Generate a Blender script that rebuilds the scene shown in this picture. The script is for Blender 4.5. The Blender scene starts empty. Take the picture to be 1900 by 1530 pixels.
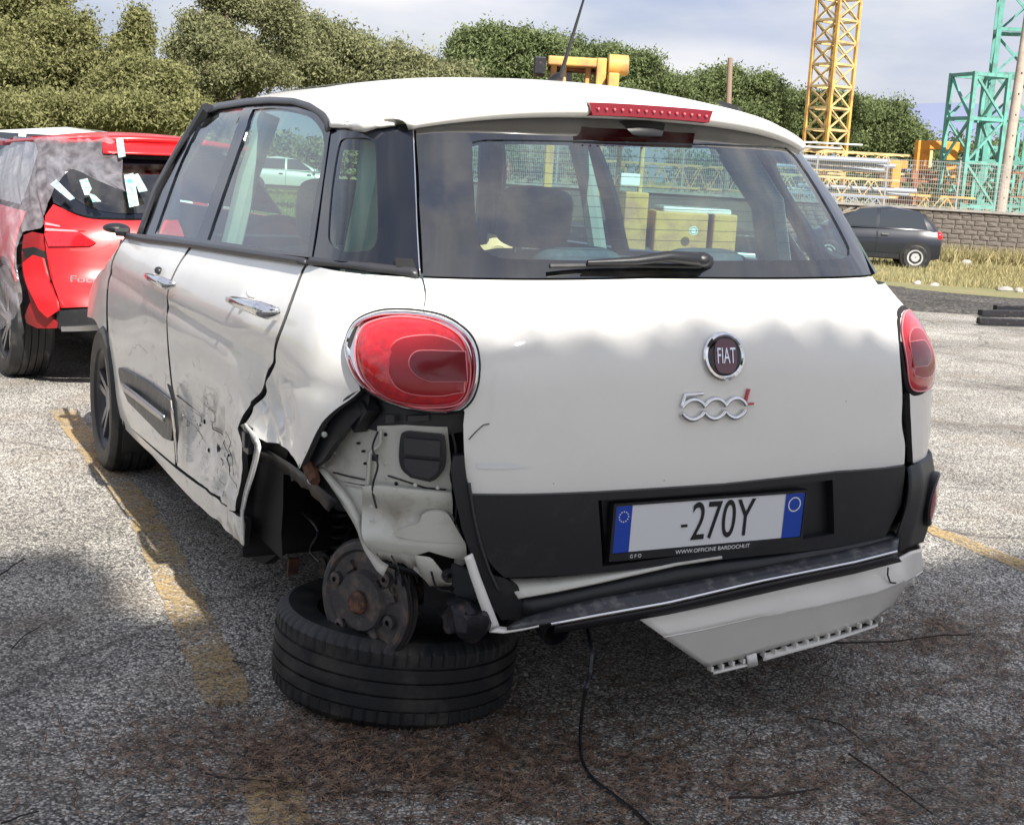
import bpy, bmesh, math, random
import numpy as np
from mathutils import Vector, Matrix, noise
from mathutils.geometry import delaunay_2d_cdt
PI = math.pi
random.seed(7); rng = np.random.default_rng(7)

# ------------------------------------------------------------------ camera, sky, sun, exposure
scene = bpy.context.scene
C = scene.collection
F = 2538.42
RW = [[0.90216707, -0.42752506, 0.05759259], [-0.02265636, -0.18027892, -0.98335456], [0.43079145, 0.88584527, -0.17232787]]
CW = Vector((-1.8072, -3.3040, 1.3435))
cam = bpy.data.cameras.new('camera'); camo = bpy.data.objects.new('camera', cam); C.objects.link(camo)
cam.sensor_width = 36; cam.lens = F/1900*36; cam.clip_start = .05; cam.clip_end = 6000
r_, d_, f_ = [Vector(v).normalized() for v in RW]
camo.matrix_world = Matrix(((r_.x, -d_.x, -f_.x, CW.x), (r_.y, -d_.y, -f_.y, CW.y), (r_.z, -d_.z, -f_.z, CW.z), (0, 0, 0, 1)))
scene.camera = camo

SUN_EL = math.radians(40); SUN_AZ = math.radians(179)   # azimuth of the sun measured from +Y towards +X
w = bpy.data.worlds.new('World'); scene.world = w; w.use_nodes = True
nt = w.node_tree; nt.nodes.clear()
out = nt.nodes.new('ShaderNodeOutputWorld'); bg = nt.nodes.new('ShaderNodeBackground')
sky = nt.nodes.new('ShaderNodeTexSky'); sky.sky_type = 'NISHITA'; sky.sun_disc = False
sky.sun_elevation = SUN_EL; sky.sun_rotation = SUN_AZ; sky.air_density = 1.2; sky.dust_density = 2.0
tc = nt.nodes.new('ShaderNodeTexCoord'); mp = nt.nodes.new('ShaderNodeMapping'); mp.inputs['Scale'].default_value = (1, 1, 3.2)
mp.inputs['Location'].default_value = (.35, .1, .2)
n1 = nt.nodes.new('ShaderNodeTexNoise'); n1.inputs['Scale'].default_value = 2.6; n1.inputs['Detail'].default_value = 9; n1.inputs['Roughness'].default_value = .56
cr = nt.nodes.new('ShaderNodeValToRGB'); cr.color_ramp.elements[0].position = .36; cr.color_ramp.elements[1].position = .62
n2 = nt.nodes.new('ShaderNodeTexNoise'); n2.inputs['Scale'].default_value = 5.0; n2.inputs['Detail'].default_value = 6
cc = nt.nodes.new('ShaderNodeValToRGB')
cc.color_ramp.elements[0].color = (4.7, 5.3, 7.3, 1); cc.color_ramp.elements[0].position = .35
cc.color_ramp.elements[1].color = (9.0, 8.9, 9.1, 1); cc.color_ramp.elements[1].position = .68
mx = nt.nodes.new('ShaderNodeMix'); mx.data_type = 'RGBA'
nt.links.new(tc.outputs['Generated'], mp.inputs[0]); nt.links.new(mp.outputs[0], n1.inputs['Vector']); nt.links.new(mp.outputs[0], n2.inputs['Vector'])
nt.links.new(n1.outputs['Fac'], cr.inputs[0]); nt.links.new(n2.outputs['Fac'], cc.inputs[0])
mr = nt.nodes.new('ShaderNodeMapRange'); mr.inputs['To Min'].default_value = .62; mr.inputs['To Max'].default_value = .97
nt.links.new(cr.outputs[0], mr.inputs['Value']); nt.links.new(mr.outputs[0], mx.inputs['Factor'])
nt.links.new(sky.outputs[0], mx.inputs['A']); nt.links.new(cc.outputs[0], mx.inputs['B'])
nt.links.new(mx.outputs['Result'], bg.inputs[0]); bg.inputs[1].default_value = .056
nt.links.new(bg.outputs[0], out.inputs[0])
sl = bpy.data.lights.new('sun', 'SUN'); so = bpy.data.objects.new('sun', sl); C.objects.link(so)
sl.energy = 5.0; sl.angle = math.radians(.55); sl.color = (1, .945, .86)
sdir = Vector((math.sin(SUN_AZ)*math.cos(SUN_EL), math.cos(SUN_AZ)*math.cos(SUN_EL), math.sin(SUN_EL)))
so.rotation_euler = sdir.to_track_quat('Z', 'Y').to_euler()
vs = scene.view_settings; vs.view_transform = 'Standard'; vs.look = 'None'; vs.gamma = 1; vs.exposure = 1.0
scene.render.engine = 'CYCLES'
scene.cycles.max_bounces = 10; scene.cycles.transparent_max_bounces = 24

# ------------------------------------------------------------------ materials
def rgb(c): return (c[0], c[1], c[2], 1)
def M(name, col, rough=.5, metal=0, coat=0, var=None, bump=None, spec=.5, emit=None):
    m = bpy.data.materials.new(name); m.use_nodes = True; t = m.node_tree; b = t.nodes['Principled BSDF']
    b.inputs['Base Color'].default_value = rgb(col); b.inputs['Roughness'].default_value = rough
    b.inputs['Metallic'].default_value = metal; b.inputs['Coat Weight'].default_value = coat; b.inputs['Coat Roughness'].default_value = .06
    b.inputs['Specular IOR Level'].default_value = spec
    co = t.nodes.new('ShaderNodeTexCoord')
    if var:   # (scale, other colour, low, high)
        n = t.nodes.new('ShaderNodeTexNoise'); n.inputs['Scale'].default_value = var[0]; n.inputs['Detail'].default_value = 8; n.inputs['Roughness'].default_value = .62
        t.links.new(co.outputs['Object'], n.inputs['Vector'])
        r = t.nodes.new('ShaderNodeMapRange'); r.inputs['From Min'].default_value = var[2]; r.inputs['From Max'].default_value = var[3]
        t.links.new(n.outputs['Fac'], r.inputs['Value'])
        x = t.nodes.new('ShaderNodeMix'); x.data_type = 'RGBA'; x.inputs['A'].default_value = rgb(col); x.inputs['B'].default_value = rgb(var[1])
        t.links.new(r.outputs[0], x.inputs['Factor']); t.links.new(x.outputs['Result'], b.inputs['Base Color'])
        x.name = 'varmix'
    if bump:  # (scale, strength, distance)
        n = t.nodes.new('ShaderNodeTexNoise'); n.inputs['Scale'].default_value = bump[0]; n.inputs['Detail'].default_value = 6
        t.links.new(co.outputs['Object'], n.inputs['Vector'])
        q = t.nodes.new('ShaderNodeBump'); q.inputs['Strength'].default_value = bump[1]; q.inputs['Distance'].default_value = bump[2]
        t.links.new(n.outputs['Fac'], q.inputs['Height']); t.links.new(q.outputs[0], b.inputs['Normal'])
    if emit: b.inputs['Emission Color'].default_value = rgb(emit[0]); b.inputs['Emission Strength'].default_value = emit[1]
    return m
def glassmat(name, tint, rough=.02, dark=0.0, dirt=.06):
    m = bpy.data.materials.new(name); m.use_nodes = True; t = m.node_tree; t.nodes.clear()
    o = t.nodes.new('ShaderNodeOutputMaterial'); tr = t.nodes.new('ShaderNodeBsdfTransparent'); tr.inputs[0].default_value = rgb(tint)
    g = t.nodes.new('ShaderNodeBsdfGlossy'); g.inputs['Roughness'].default_value = rough; g.inputs['Color'].default_value = (1, 1, 1, 1)
    fw_ = t.nodes.new('ShaderNodeLayerWeight'); fw_.inputs['Blend'].default_value = .5; fr = t.nodes.new('ShaderNodeMath'); fr.operation = 'POWER'; fr.inputs[1].default_value = 4.2; t.links.new(fw_.outputs['Facing'], fr.inputs[0])
    ml = t.nodes.new('ShaderNodeMath'); ml.operation = 'MULTIPLY_ADD'; ml.inputs[1].default_value = .9; ml.inputs[2].default_value = .06+dark; ml.use_clamp = True
    x = t.nodes.new('ShaderNodeMixShader'); t.links.new(fr.outputs[0], ml.inputs[0]); t.links.new(ml.outputs[0], x.inputs[0])
    t.links.new(tr.outputs[0], x.inputs[1]); t.links.new(g.outputs[0], x.inputs[2])
    df = t.nodes.new('ShaderNodeBsdfDiffuse'); df.inputs[0].default_value = (.5, .48, .43, 1)
    n = t.nodes.new('ShaderNodeTexNoise'); n.inputs['Scale'].default_value = 7; n.inputs['Detail'].default_value = 9; co = t.nodes.new('ShaderNodeTexCoord')
    t.links.new(co.outputs['Object'], n.inputs['Vector'])
    r = t.nodes.new('ShaderNodeMapRange'); r.inputs['From Min'].default_value = .42; r.inputs['From Max'].default_value = .8; r.inputs['To Max'].default_value = dirt*1.2; r.inputs['To Min'].default_value = 0
    t.links.new(n.outputs['Fac'], r.inputs['Value'])
    y = t.nodes.new('ShaderNodeMixShader'); t.links.new(r.outputs[0], y.inputs[0]); t.links.new(x.outputs[0], y.inputs[1]); t.links.new(df.outputs[0], y.inputs[2])
    t.links.new(y.outputs[0], o.inputs[0]); return m

def paint(name, col, dirty=0.0, scratch=False, coat=1.0):
    m = M(name, col, .32, 0, coat); t = m.node_tree; b = t.nodes['Principled BSDF']
    co = t.nodes.new('ShaderNodeTexCoord'); L = t.links.new
    n = t.nodes.new('ShaderNodeTexNoise'); n.inputs['Scale'].default_value = 3.5; n.inputs['Detail'].default_value = 10; n.inputs['Roughness'].default_value = .7
    L(co.outputs['Object'], n.inputs['Vector'])
    r = t.nodes.new('ShaderNodeMapRange'); r.inputs['From Min'].default_value = .45; r.inputs['From Max'].default_value = .8; r.inputs['To Max'].default_value = .25+dirty
    L(n.outputs['Fac'], r.inputs['Value'])
    x = t.nodes.new('ShaderNodeMix'); x.data_type = 'RGBA'; x.inputs['A'].default_value = rgb(col); x.inputs['B'].default_value = rgb([c*.72 for c in col])
    L(r.outputs[0], x.inputs['Factor'])
    # fine specks of dirt
    v = t.nodes.new('ShaderNodeTexVoronoi'); v.inputs['Scale'].default_value = 22; L(co.outputs['Object'], v.inputs['Vector'])
    s = t.nodes.new('ShaderNodeMapRange'); s.inputs['From Min'].default_value = .035; s.inputs['From Max'].default_value = .055; s.inputs['To Min'].default_value = 1; s.inputs['To Max'].default_value = 0
    L(v.outputs['Distance'], s.inputs['Value'])
    n3 = t.nodes.new('ShaderNodeTexNoise'); n3.inputs['Scale'].default_value = 9; L(co.outputs['Object'], n3.inputs['Vector'])
    gt = t.nodes.new('ShaderNodeMath'); gt.operation = 'GREATER_THAN'; gt.inputs[1].default_value = .62; L(n3.outputs['Fac'], gt.inputs[0])
    mu = t.nodes.new('ShaderNodeMath'); mu.operation = 'MULTIPLY'; L(s.outputs[0], mu.inputs[0]); L(gt.outputs[0], mu.inputs[1])
    mh = t.nodes.new('ShaderNodeMath'); mh.operation = 'MULTIPLY'; mh.inputs[1].default_value = .55; L(mu.outputs[0], mh.inputs[0])
    x2 = t.nodes.new('ShaderNodeMix'); x2.data_type = 'RGBA'; x2.inputs['B'].default_value = (.12, .1, .08, 1)
    L(x.outputs['Result'], x2.inputs['A']); L(mh.outputs[0], x2.inputs['Factor'])
    last = x2
    if scratch:
        # rubbed and scratched paint low on the door and wing, thin dark gouges over grey scuffs
        sp = t.nodes.new('ShaderNodeSeparateXYZ'); L(co.outputs['Object'], sp.inputs[0])
        def mask(axis, a, b2, c2, d2):
            q = t.nodes.new('ShaderNodeMapRange'); q.interpolation_type = 'SMOOTHSTEP'; q.inputs['From Min'].default_value = a; q.inputs['From Max'].default_value = b2; L(sp.outputs[axis], q.inputs['Value'])
            p = t.nodes.new('ShaderNodeMapRange'); p.interpolation_type = 'SMOOTHSTEP'; p.inputs['From Min'].default_value = c2; p.inputs['From Max'].default_value = d2; p.inputs['To Min'].default_value = 1; p.inputs['To Max'].default_value = 0; L(sp.outputs[axis], p.inputs['Value'])
            k = t.nodes.new('ShaderNodeMath'); k.operation = 'MULTIPLY'; L(q.outputs[0], k.inputs[0]); L(p.outputs[0], k.inputs[1]); return k
        def mul(a, b2):
            k = t.nodes.new('ShaderNodeMath'); k.operation = 'MULTIPLY'; L(a.outputs[0], k.inputs[0]); L(b2.outputs[0], k.inputs[1]); return k
        ar = mul(mask('Y', .3, .4, 1.0, 1.2), mask('Z', .26, .34, .6, .72))
        for (sc, th, wd, rot, colr, fac, msk) in ((5.5, .5, .007, (0.15, 0, 0), (.03, .03, .035), .95, ar), (9, .47, .005, (.5, 0, 0), (.05, .05, .06), .8, ar),
                                               (3.0, .5, .02, (-.2, 0, 0), (.30, .31, .34), .55, mul(mask('Y', -.35, -.1, 2.2, 2.5), mask('Z', .3, .4, .7, .86)))):
            mp_ = t.nodes.new('ShaderNodeMapping'); mp_.inputs['Rotation'].default_value = rot; mp_.inputs['Scale'].default_value = (1, .8, 2.4)
            L(co.outputs['Object'], mp_.inputs[0])
            nn = t.nodes.new('ShaderNodeTexNoise'); nn.inputs['Scale'].default_value = sc; nn.inputs['Detail'].default_value = 4; nn.inputs['Distortion'].default_value = .6; L(mp_.outputs[0], nn.inputs['Vector'])
            sb = t.nodes.new('ShaderNodeMath'); sb.operation = 'SUBTRACT'; sb.inputs[1].default_value = th; L(nn.outputs['Fac'], sb.inputs[0])
            ab = t.nodes.new('ShaderNodeMath'); ab.operation = 'ABSOLUTE'; L(sb.outputs[0], ab.inputs[0])
            lt = t.nodes.new('ShaderNodeMapRange'); lt.inputs['From Min'].default_value = wd*.4; lt.inputs['From Max'].default_value = wd; lt.inputs['To Min'].default_value = fac; lt.inputs['To Max'].default_value = 0; L(ab.outputs[0], lt.inputs['Value'])
            # break the lines up
            nb = t.nodes.new('ShaderNodeTexNoise'); nb.inputs['Scale'].default_value = 7; L(co.outputs['Object'], nb.inputs['Vector'])
            bb = t.nodes.new('ShaderNodeMapRange'); bb.inputs['From Min'].default_value = .45; bb.inputs['From Max'].default_value = .55; L(nb.outputs['Fac'], bb.inputs['Value'])
            k = mul(mul(lt, bb), msk)
            xx = t.nodes.new('ShaderNodeMix'); xx.data_type = 'RGBA'; xx.inputs['B'].default_value = rgb(colr)
            L(last.outputs['Result'], xx.inputs['A']); L(k.outputs[0], xx.inputs['Factor']); last = xx
    L(last.outputs['Result'], b.inputs['Base Color'])
    return m

mWhite = paint('white_paint', (.83, .815, .765), coat=.55)
mWhiteS = paint('white_paint_scratched', (.80, .79, .755), .1, True, .6)
mCream = M('cream_undercoat', (.60, .595, .53), .42, 0, .3, (9, (.30, .26, .20), .54, .8), (20, .1, .004))
mRust = M('rust', (.16, .06, .03), .8, 0, 0, (30, (.05, .03, .02), .4, .6), (60, .6, .004))
mHub = M('grimy_cast_iron', (.075, .072, .074), .55, .3, 0, (26, (.20, .15, .115), .48, .7), (70, .6, .003))
mRustD = M('dull_rusty_steel', (.07, .045, .035), .7, .2, 0, (40, (.20, .09, .05), .5, .62), (70, .6, .003))
mBlackPl = M('black_plastic', (.011, .012, .015), .42, 0, 0, (14, (.04, .039, .038), .55, .9), (260, .25, .001))
mBlackStep = M('scuffed_black_plastic', (.040, .041, .048), .40, 0, 0, (30, (.17, .165, .16), .5, .75), (120, .3, .001))
mBlackGl = M('gloss_black', (.006, .008, .014), .10, 0, 0, spec=.6)
mTrim = M('grey_rubber_trim', (.032, .032, .037), .4)
mRubber = M('tyre_rubber', (.010, .011, .013), .55, 0, 0, (7, (.085, .078, .068), .48, .8), (90, .2, .002))
mDark = M('dark_void', (.008, .008, .009), .8); mGap = M('edge_shade_and_seam', (.05, .05, .05), .7)
mChrome = M('chrome', (.78, .79, .81), .07, 1)
mAlloy = M('alloy_rim', (.45, .46, .48), .3, 1)
mAlloyD = M('dark_alloy', (.05, .05, .055), .35, .6); mAlloyG = M('grey_alloy', (.22, .22, .24), .3, .8)
mSteelD = M('greasy_steel', (.022, .022, .027), .5, .5, 0, (22, (.16, .12, .09), .55, .75), (60, .5, .003))
mGlass = glassmat('side_glass', (.62, .80, .74), dark=-.02, dirt=.03)
mGlassR = glassmat('rear_glass', (.52, .72, .76), dark=.13, dirt=.03); mGlassE = glassmat('glass_black_border', (.012, .014, .02), dark=.11, dirt=.02)
mGlassB = glassmat('car_glass_dark', (.12, .15, .17), dark=.06)
mLensA = M('lens_red', (.58, .010, .018), .12, 0, 1.0, (60, (.40, .006, .012), .45, .6))
mLensB = M('lens_deep_red', (.30, .008, .014), .25, 0, .2, (180, (.30, .012, .02), .5, .7))
mLensC = M('lens_core_red', (.16, .004, .010), .25, 0, .3)
mLensD = M('brake_lamp_red', (.16, .006, .014), .2, 0, .5); mLensE = M('lens_edge', (.85, .22, .24), .15, 0, 1.0)
mLed = M('led_spots', (.6, .16, .18), .3)
mPlate = M('plate_white', (.74, .75, .77), .4)
mBlue = M('plate_blue', (.01, .06, .42), .35)
mInk = M('black_ink', (.008, .008, .01), .5)
mInkW = M('white_ink', (.8, .8, .8), .5)
mMaroon = M('badge_maroon', (.09, .008, .02), .2, 0, 1)
mRedBadge = M('badge_red', (.45, .02, .03), .25, .3, 1)
mSeat = M('seat_cloth', (.085, .10, .105), .85, 0, 0, (50, (.13, .15, .15), .4, .7))
mDash = M('dash_plastic', (.04, .045, .05), .6)
mLiner = M('light_lining', (.42, .46, .42), .8)

# ------------------------------------------------------------------ object helpers
def mesh_obj(name, verts, faces, mat, parent=None, smooth=False, sharp=35):
    me = bpy.data.meshes.new(name); me.from_pydata([tuple(v) for v in verts], [], faces); me.update()
    o = bpy.data.objects.new(name, me); C.objects.link(o)
    if mat is not None:
        for k in (mat if isinstance(mat, (list, tuple)) else [mat]): me.materials.append(k)
    if smooth:
        me.shade_smooth(); me.set_sharp_from_angle(angle=math.radians(sharp))
    if parent is not None: o.parent = parent
    return o
def empty(name, label, cat, loc=(0, 0, 0), rot=(0, 0, 0), group=None):
    o = bpy.data.objects.new(name, None); C.objects.link(o); o.location = loc; o.rotation_euler = rot
    o.empty_display_size = .2
    o['label'] = label; o['category'] = cat
    if group: o['group'] = group
    return o
def tag(o, label=None, cat=None, group=None, kind=None):
    if label: o['label'] = label
    if cat: o['category'] = cat
    if group: o['group'] = group
    if kind: o['kind'] = kind
    return o
class MB:
    def __init__(s): s.v = []; s.f = []
    def add(s, v, f):
        n = len(s.v); s.v += [tuple(p) for p in v]; s.f += [tuple(i+n for i in q) for q in f]
    def box(s, c, d, rz=0, R=None):
        hx, hy, hz = d[0]/2, d[1]/2, d[2]/2; R = R or Matrix.Rotation(rz, 3, 'Z'); c = Vector(c)
        vs = [c+R@Vector((x*hx, y*hy, z*hz)) for z in (-1, 1) for y in (-1, 1) for x in (-1, 1)]
        s.add(vs, [(0, 2, 3, 1), (4, 5, 7, 6), (0, 1, 5, 4), (2, 6, 7, 3), (0, 4, 6, 2), (1, 3, 7, 5)]); return s
    def bar(s, a, b, w, h=None, up=(0, 0, 1)):
        a = Vector(a); b = Vector(b); h = h or w; z = (b-a).normalized(); u = Vector(up)
        if abs(z.dot(u)) > .95: u = Vector((1, 0, 0))
        x = z.cross(u).normalized(); y = x.cross(z)
        vs = [p+x*sx*w/2+y*sy*h/2 for p in (a, b) for sx, sy in ((-1, -1), (1, -1), (1, 1), (-1, 1))]
        s.add(vs, [(0, 3, 2, 1), (4, 5, 6, 7)]+[(i, (i+1) % 4, (i+1) % 4+4, i+4) for i in range(4)]); return s
    def tube(s, pts, r, n=8, cap=True):
        pts = [Vector(p) for p in pts]; rs = r if isinstance(r, (list, tuple)) else [r]*len(pts); rings = []; x = None
        for i, p in enumerate(pts):
            t = (pts[min(i+1, len(pts)-1)]-pts[max(i-1, 0)]).normalized()
            if x is None:
                x = t.cross(Vector((0, 0, 1)));
                if x.length < .05: x = t.cross(Vector((1, 0, 0)))
            x = (x-t*x.dot(t)).normalized(); y = t.cross(x)
            rings.append([p+(x*math.cos(2*PI*k/n)+y*math.sin(2*PI*k/n))*rs[i] for k in range(n)])
        vs = [q for r0 in rings for q in r0]; fs = [(i*n+k, i*n+(k+1) % n, (i+1)*n+(k+1) % n, (i+1)*n+k) for i in range(len(pts)-1) for k in range(n)]
        if cap: fs += [tuple(range(n-1, -1, -1)), tuple((len(pts)-1)*n+k for k in range(n))]
        s.add(vs, fs); return s
    def lathe(s, prof, n=48, c=(0, 0, 0), R=None, closed=False, mod=None):
        R = R or Matrix.Identity(3); c = Vector(c); m = len(prof)   # prof (r, h): axis = local z
        vs = []
        for k in range(n):
            a = 2*PI*k/n
            for i, (r, h) in enumerate(prof):
                if mod: r, h = mod(k, i, r, h)
                vs.append(c+R@Vector((r*math.cos(a), r*math.sin(a), h)))
        L_ = m if closed else m-1
        fs = [(k*m+i, k*m+(i+1) % m, ((k+1) % n)*m+(i+1) % m, ((k+1) % n)*m+i) for k in range(n) for i in range(L_)]
        s.add(vs, fs); return s
    def ball(s, c, r, n=12, m=8):
        c = Vector(c); r = Vector(r) if not isinstance(r, (int, float)) else Vector((r, r, r)); vs = []
        for i in range(m+1):
            th = PI*i/m
            for k in range(n): vs.append(c+Vector((r.x*math.sin(th)*math.cos(2*PI*k/n), r.y*math.sin(th)*math.sin(2*PI*k/n), r.z*math.cos(th))))
        s.add(vs, [(i*n+k, (i+1)*n+k, (i+1)*n+(k+1) % n, i*n+(k+1) % n) for i in range(m) for k in range(n)]); return s
    def prism(s, poly, depth, fn):   # poly 2D, fn(x, y, d) -> 3D
        n = len(poly); vs = [fn(x, y, 0) for x, y in poly]+[fn(x, y, depth) for x, y in poly]
        s.add(vs, [tuple(range(n)), tuple(range(2*n-1, n-1, -1))]+[(i, i+n, (i+1) % n+n, (i+1) % n) for i in range(n)]); return s
    def build(s, name, mat, parent=None, smooth=False, sharp=35): return mesh_obj(name, s.v, s.f, mat, parent, smooth, sharp)
def rotm(axis, a): return Matrix.Rotation(a, 3, axis)

# a pixel of the photograph (1900 x 1530) as a ray
def ray(px, py): return (r_*((px-950)/F)+d_*((py-765)/F)+f_)
def atz(px, py, z=0.0): q = ray(px, py); return CW+q*((z-CW.z)/q.z)
def atd(px, py, dist): return CW+ray(px, py)*dist      # dist along the view axis

def itp(x, tab):
    xs = [a for a, _ in tab]; ys = [b for _, b in tab]
    if x <= xs[0]: return ys[0]
    if x >= xs[-1]: return ys[-1]
    i = 0
    while i < len(xs)-2 and xs[i+1] <= x: i += 1
    h = xs[i+1]-xs[i]; t = (x-xs[i])/h
    def m(k):
        if k == 0: return (ys[1]-ys[0])/(xs[1]-xs[0])
        if k == len(xs)-1: return (ys[-1]-ys[-2])/(xs[-1]-xs[-2])
        d0 = (ys[k]-ys[k-1])/(xs[k]-xs[k-1]); d1 = (ys[k+1]-ys[k])/(xs[k+1]-xs[k])
        return 0 if d0*d1 <= 0 else 2*d0*d1/(d0+d1)
    a, b = m(i)*h, m(i+1)*h
    return (2*t**3-3*t*t+1)*ys[i]+(t**3-2*t*t+t)*a+(-2*t**3+3*t*t)*ys[i+1]+(t**3-t*t)*b

# ------------------------------------------------------------------ car body surface: side and rear as one sheet, coordinates (u, z)
class Body:
    def __init__(s, W, R, N, D, T, piv, dent=None, sh=.03):
        s.W, s.R, s.N, s.D, s.dent, s.shk = W, R, N, D, dent, sh
        s.T = T; s.Ti = T.inverted(); s.cache = {}
        s.c = s.Ti@CW
    def par(s, z):
        k = round(z, 4)
        if k not in s.cache: s.cache[k] = (itp(z, s.R), itp(z, s.D), itp(z, s.N))
        return s.cache[k]
    def wid(s, y, z):
        w = itp(z+s.shk*min(max(y, 0), 2.0), s.W)
        return w if y < 1.2 else w*(1-.06*((y-1.2)/2)**2)
    def half(s, y, z, off):
        R, D, n = s.par(z); R += off
        if y < R: return -1
        W = s.wid(y, z)-off
        if y >= R+D: return W
        return W*max(0, 1-((R+D-y)/D)**n)**(1/n)
    def P(s, u, z, off=0, dent=True):
        R, D, n = s.par(z); R += off
        if u <= 0: y = R+D-u; x = -(s.wid(y, z)-off)
        elif u >= PI: y = R+D+(u-PI); x = s.wid(y, z)-off
        else:
            W = s.wid(0, z)-off; c, sn = math.cos(u), math.sin(u); r = ((abs(c)/W)**n+(abs(sn)/D)**n)**(-1/n)
            x, y = -r*c, R+D-r*sn
        v = Vector((x, y, z))
        if dent and s.dent and u < 1.0: v = s.dent(v)
        return v
    def nrm(s, u, z, off=0):
        e = .004; a = s.P(u+e, z, off, False)-s.P(u-e, z, off, False); b = s.P(u, z+e, off, False)-s.P(u, z-e, off, False)
        return a.cross(b).normalized()
    def hit(s, px, py, off=0):
        d = s.Ti.to_3x3()@ray(px, py); d = d/d.y; o = s.c;
        best = None; prev = None; t = s.t0
        while t < s.t1:
            X = o+d*t; h = s.half(X.y, X.z, off); g = abs(X.x)-h if h >= 0 else 9
            if best is None or g < best[0]: best = (g, t)
            if g < 0: break
            prev = t; t += .02
        else:
            X = o+d*best[1]; return s.touv(X, off)
        a, b = prev, t
        for _ in range(18):
            m = (a+b)/2; X = o+d*m; h = s.half(X.y, X.z, off)
            if h >= 0 and abs(X.x) < h: b = m
            else: a = m
        return s.touv(o+d*b, off)
    def touv(s, X, off=0):
        R, D, n = s.par(X.z); R += off
        if X.y >= R+D: return (-(X.y-R-D), X.z) if X.x < 0 else (PI+X.y-R-D, X.z)
        return (math.atan2(R+D-X.y, -X.x), X.z)
KU = .72
def pq(u): return u if u <= 0 else (u*KU if u <= PI else PI*KU+(u-PI))
def upq(p): return p if p <= 0 else (p/KU if p <= PI*KU else PI+(p-PI*KU))
def crv(pts, n=4):   # Catmull-Rom through points flagged None-free; plain tuples are corners when repeated
    return pts
def smooth_poly(pts, closed=True, n=4):
    """points; a point with a third element 's' is smooth, otherwise a corner"""
    res = []; N = len(pts)
    for i in range(N if closed else N-1):
        p1, p2 = pts[i], pts[(i+1) % N]
        if len(p1) < 3 and len(p2) < 3: res.append(tuple(p1[:2])); continue
        p0 = pts[i-1] if len(p1) > 2 else None; p3 = pts[(i+2) % N] if len(p2) > 2 else None
        if not closed and i == 0: p0 = None
        if not closed and i == N-2: p3 = None
        a = Vector(p1[:2]); b = Vector(p2[:2])
        m1 = (b-Vector(p0[:2]))/2 if p0 else (b-a); m2 = (Vector(p3[:2])-a)/2 if p3 else (b-a)
        for k in range(n):
            t = k/n; q = a*(2*t**3-3*t*t+1)+m1*(t**3-2*t*t+t)+b*(-2*t**3+3*t*t)+m2*(t**3-t*t); res.append((q.x, q.y))
    if not closed: res.append(tuple(pts[-1][:2]))
    return res
def S_(l): return [(a, b, 's') for a, b in l]
def inside(p, poly):
    x, y = p; c = False; n = len(poly); j = n-1
    for i in range(n):
        xi, yi = poly[i]; xj, yj = poly[j]
        if (yi > y) != (yj > y) and x < (xj-xi)*(y-yi)/(yj-yi+1e-12)+xi: c = not c
        j = i
    return c
def dense(poly, g):
    r = []; n = len(poly)
    for i in range(n):
        a = Vector(poly[i]); b = Vector(poly[(i+1) % n]); k = max(1, int(math.ceil((b-a).length/g)))
        for j in range(k):
            q = a.lerp(b, j/k); r.append((q.x, q.y))
    return r
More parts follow.
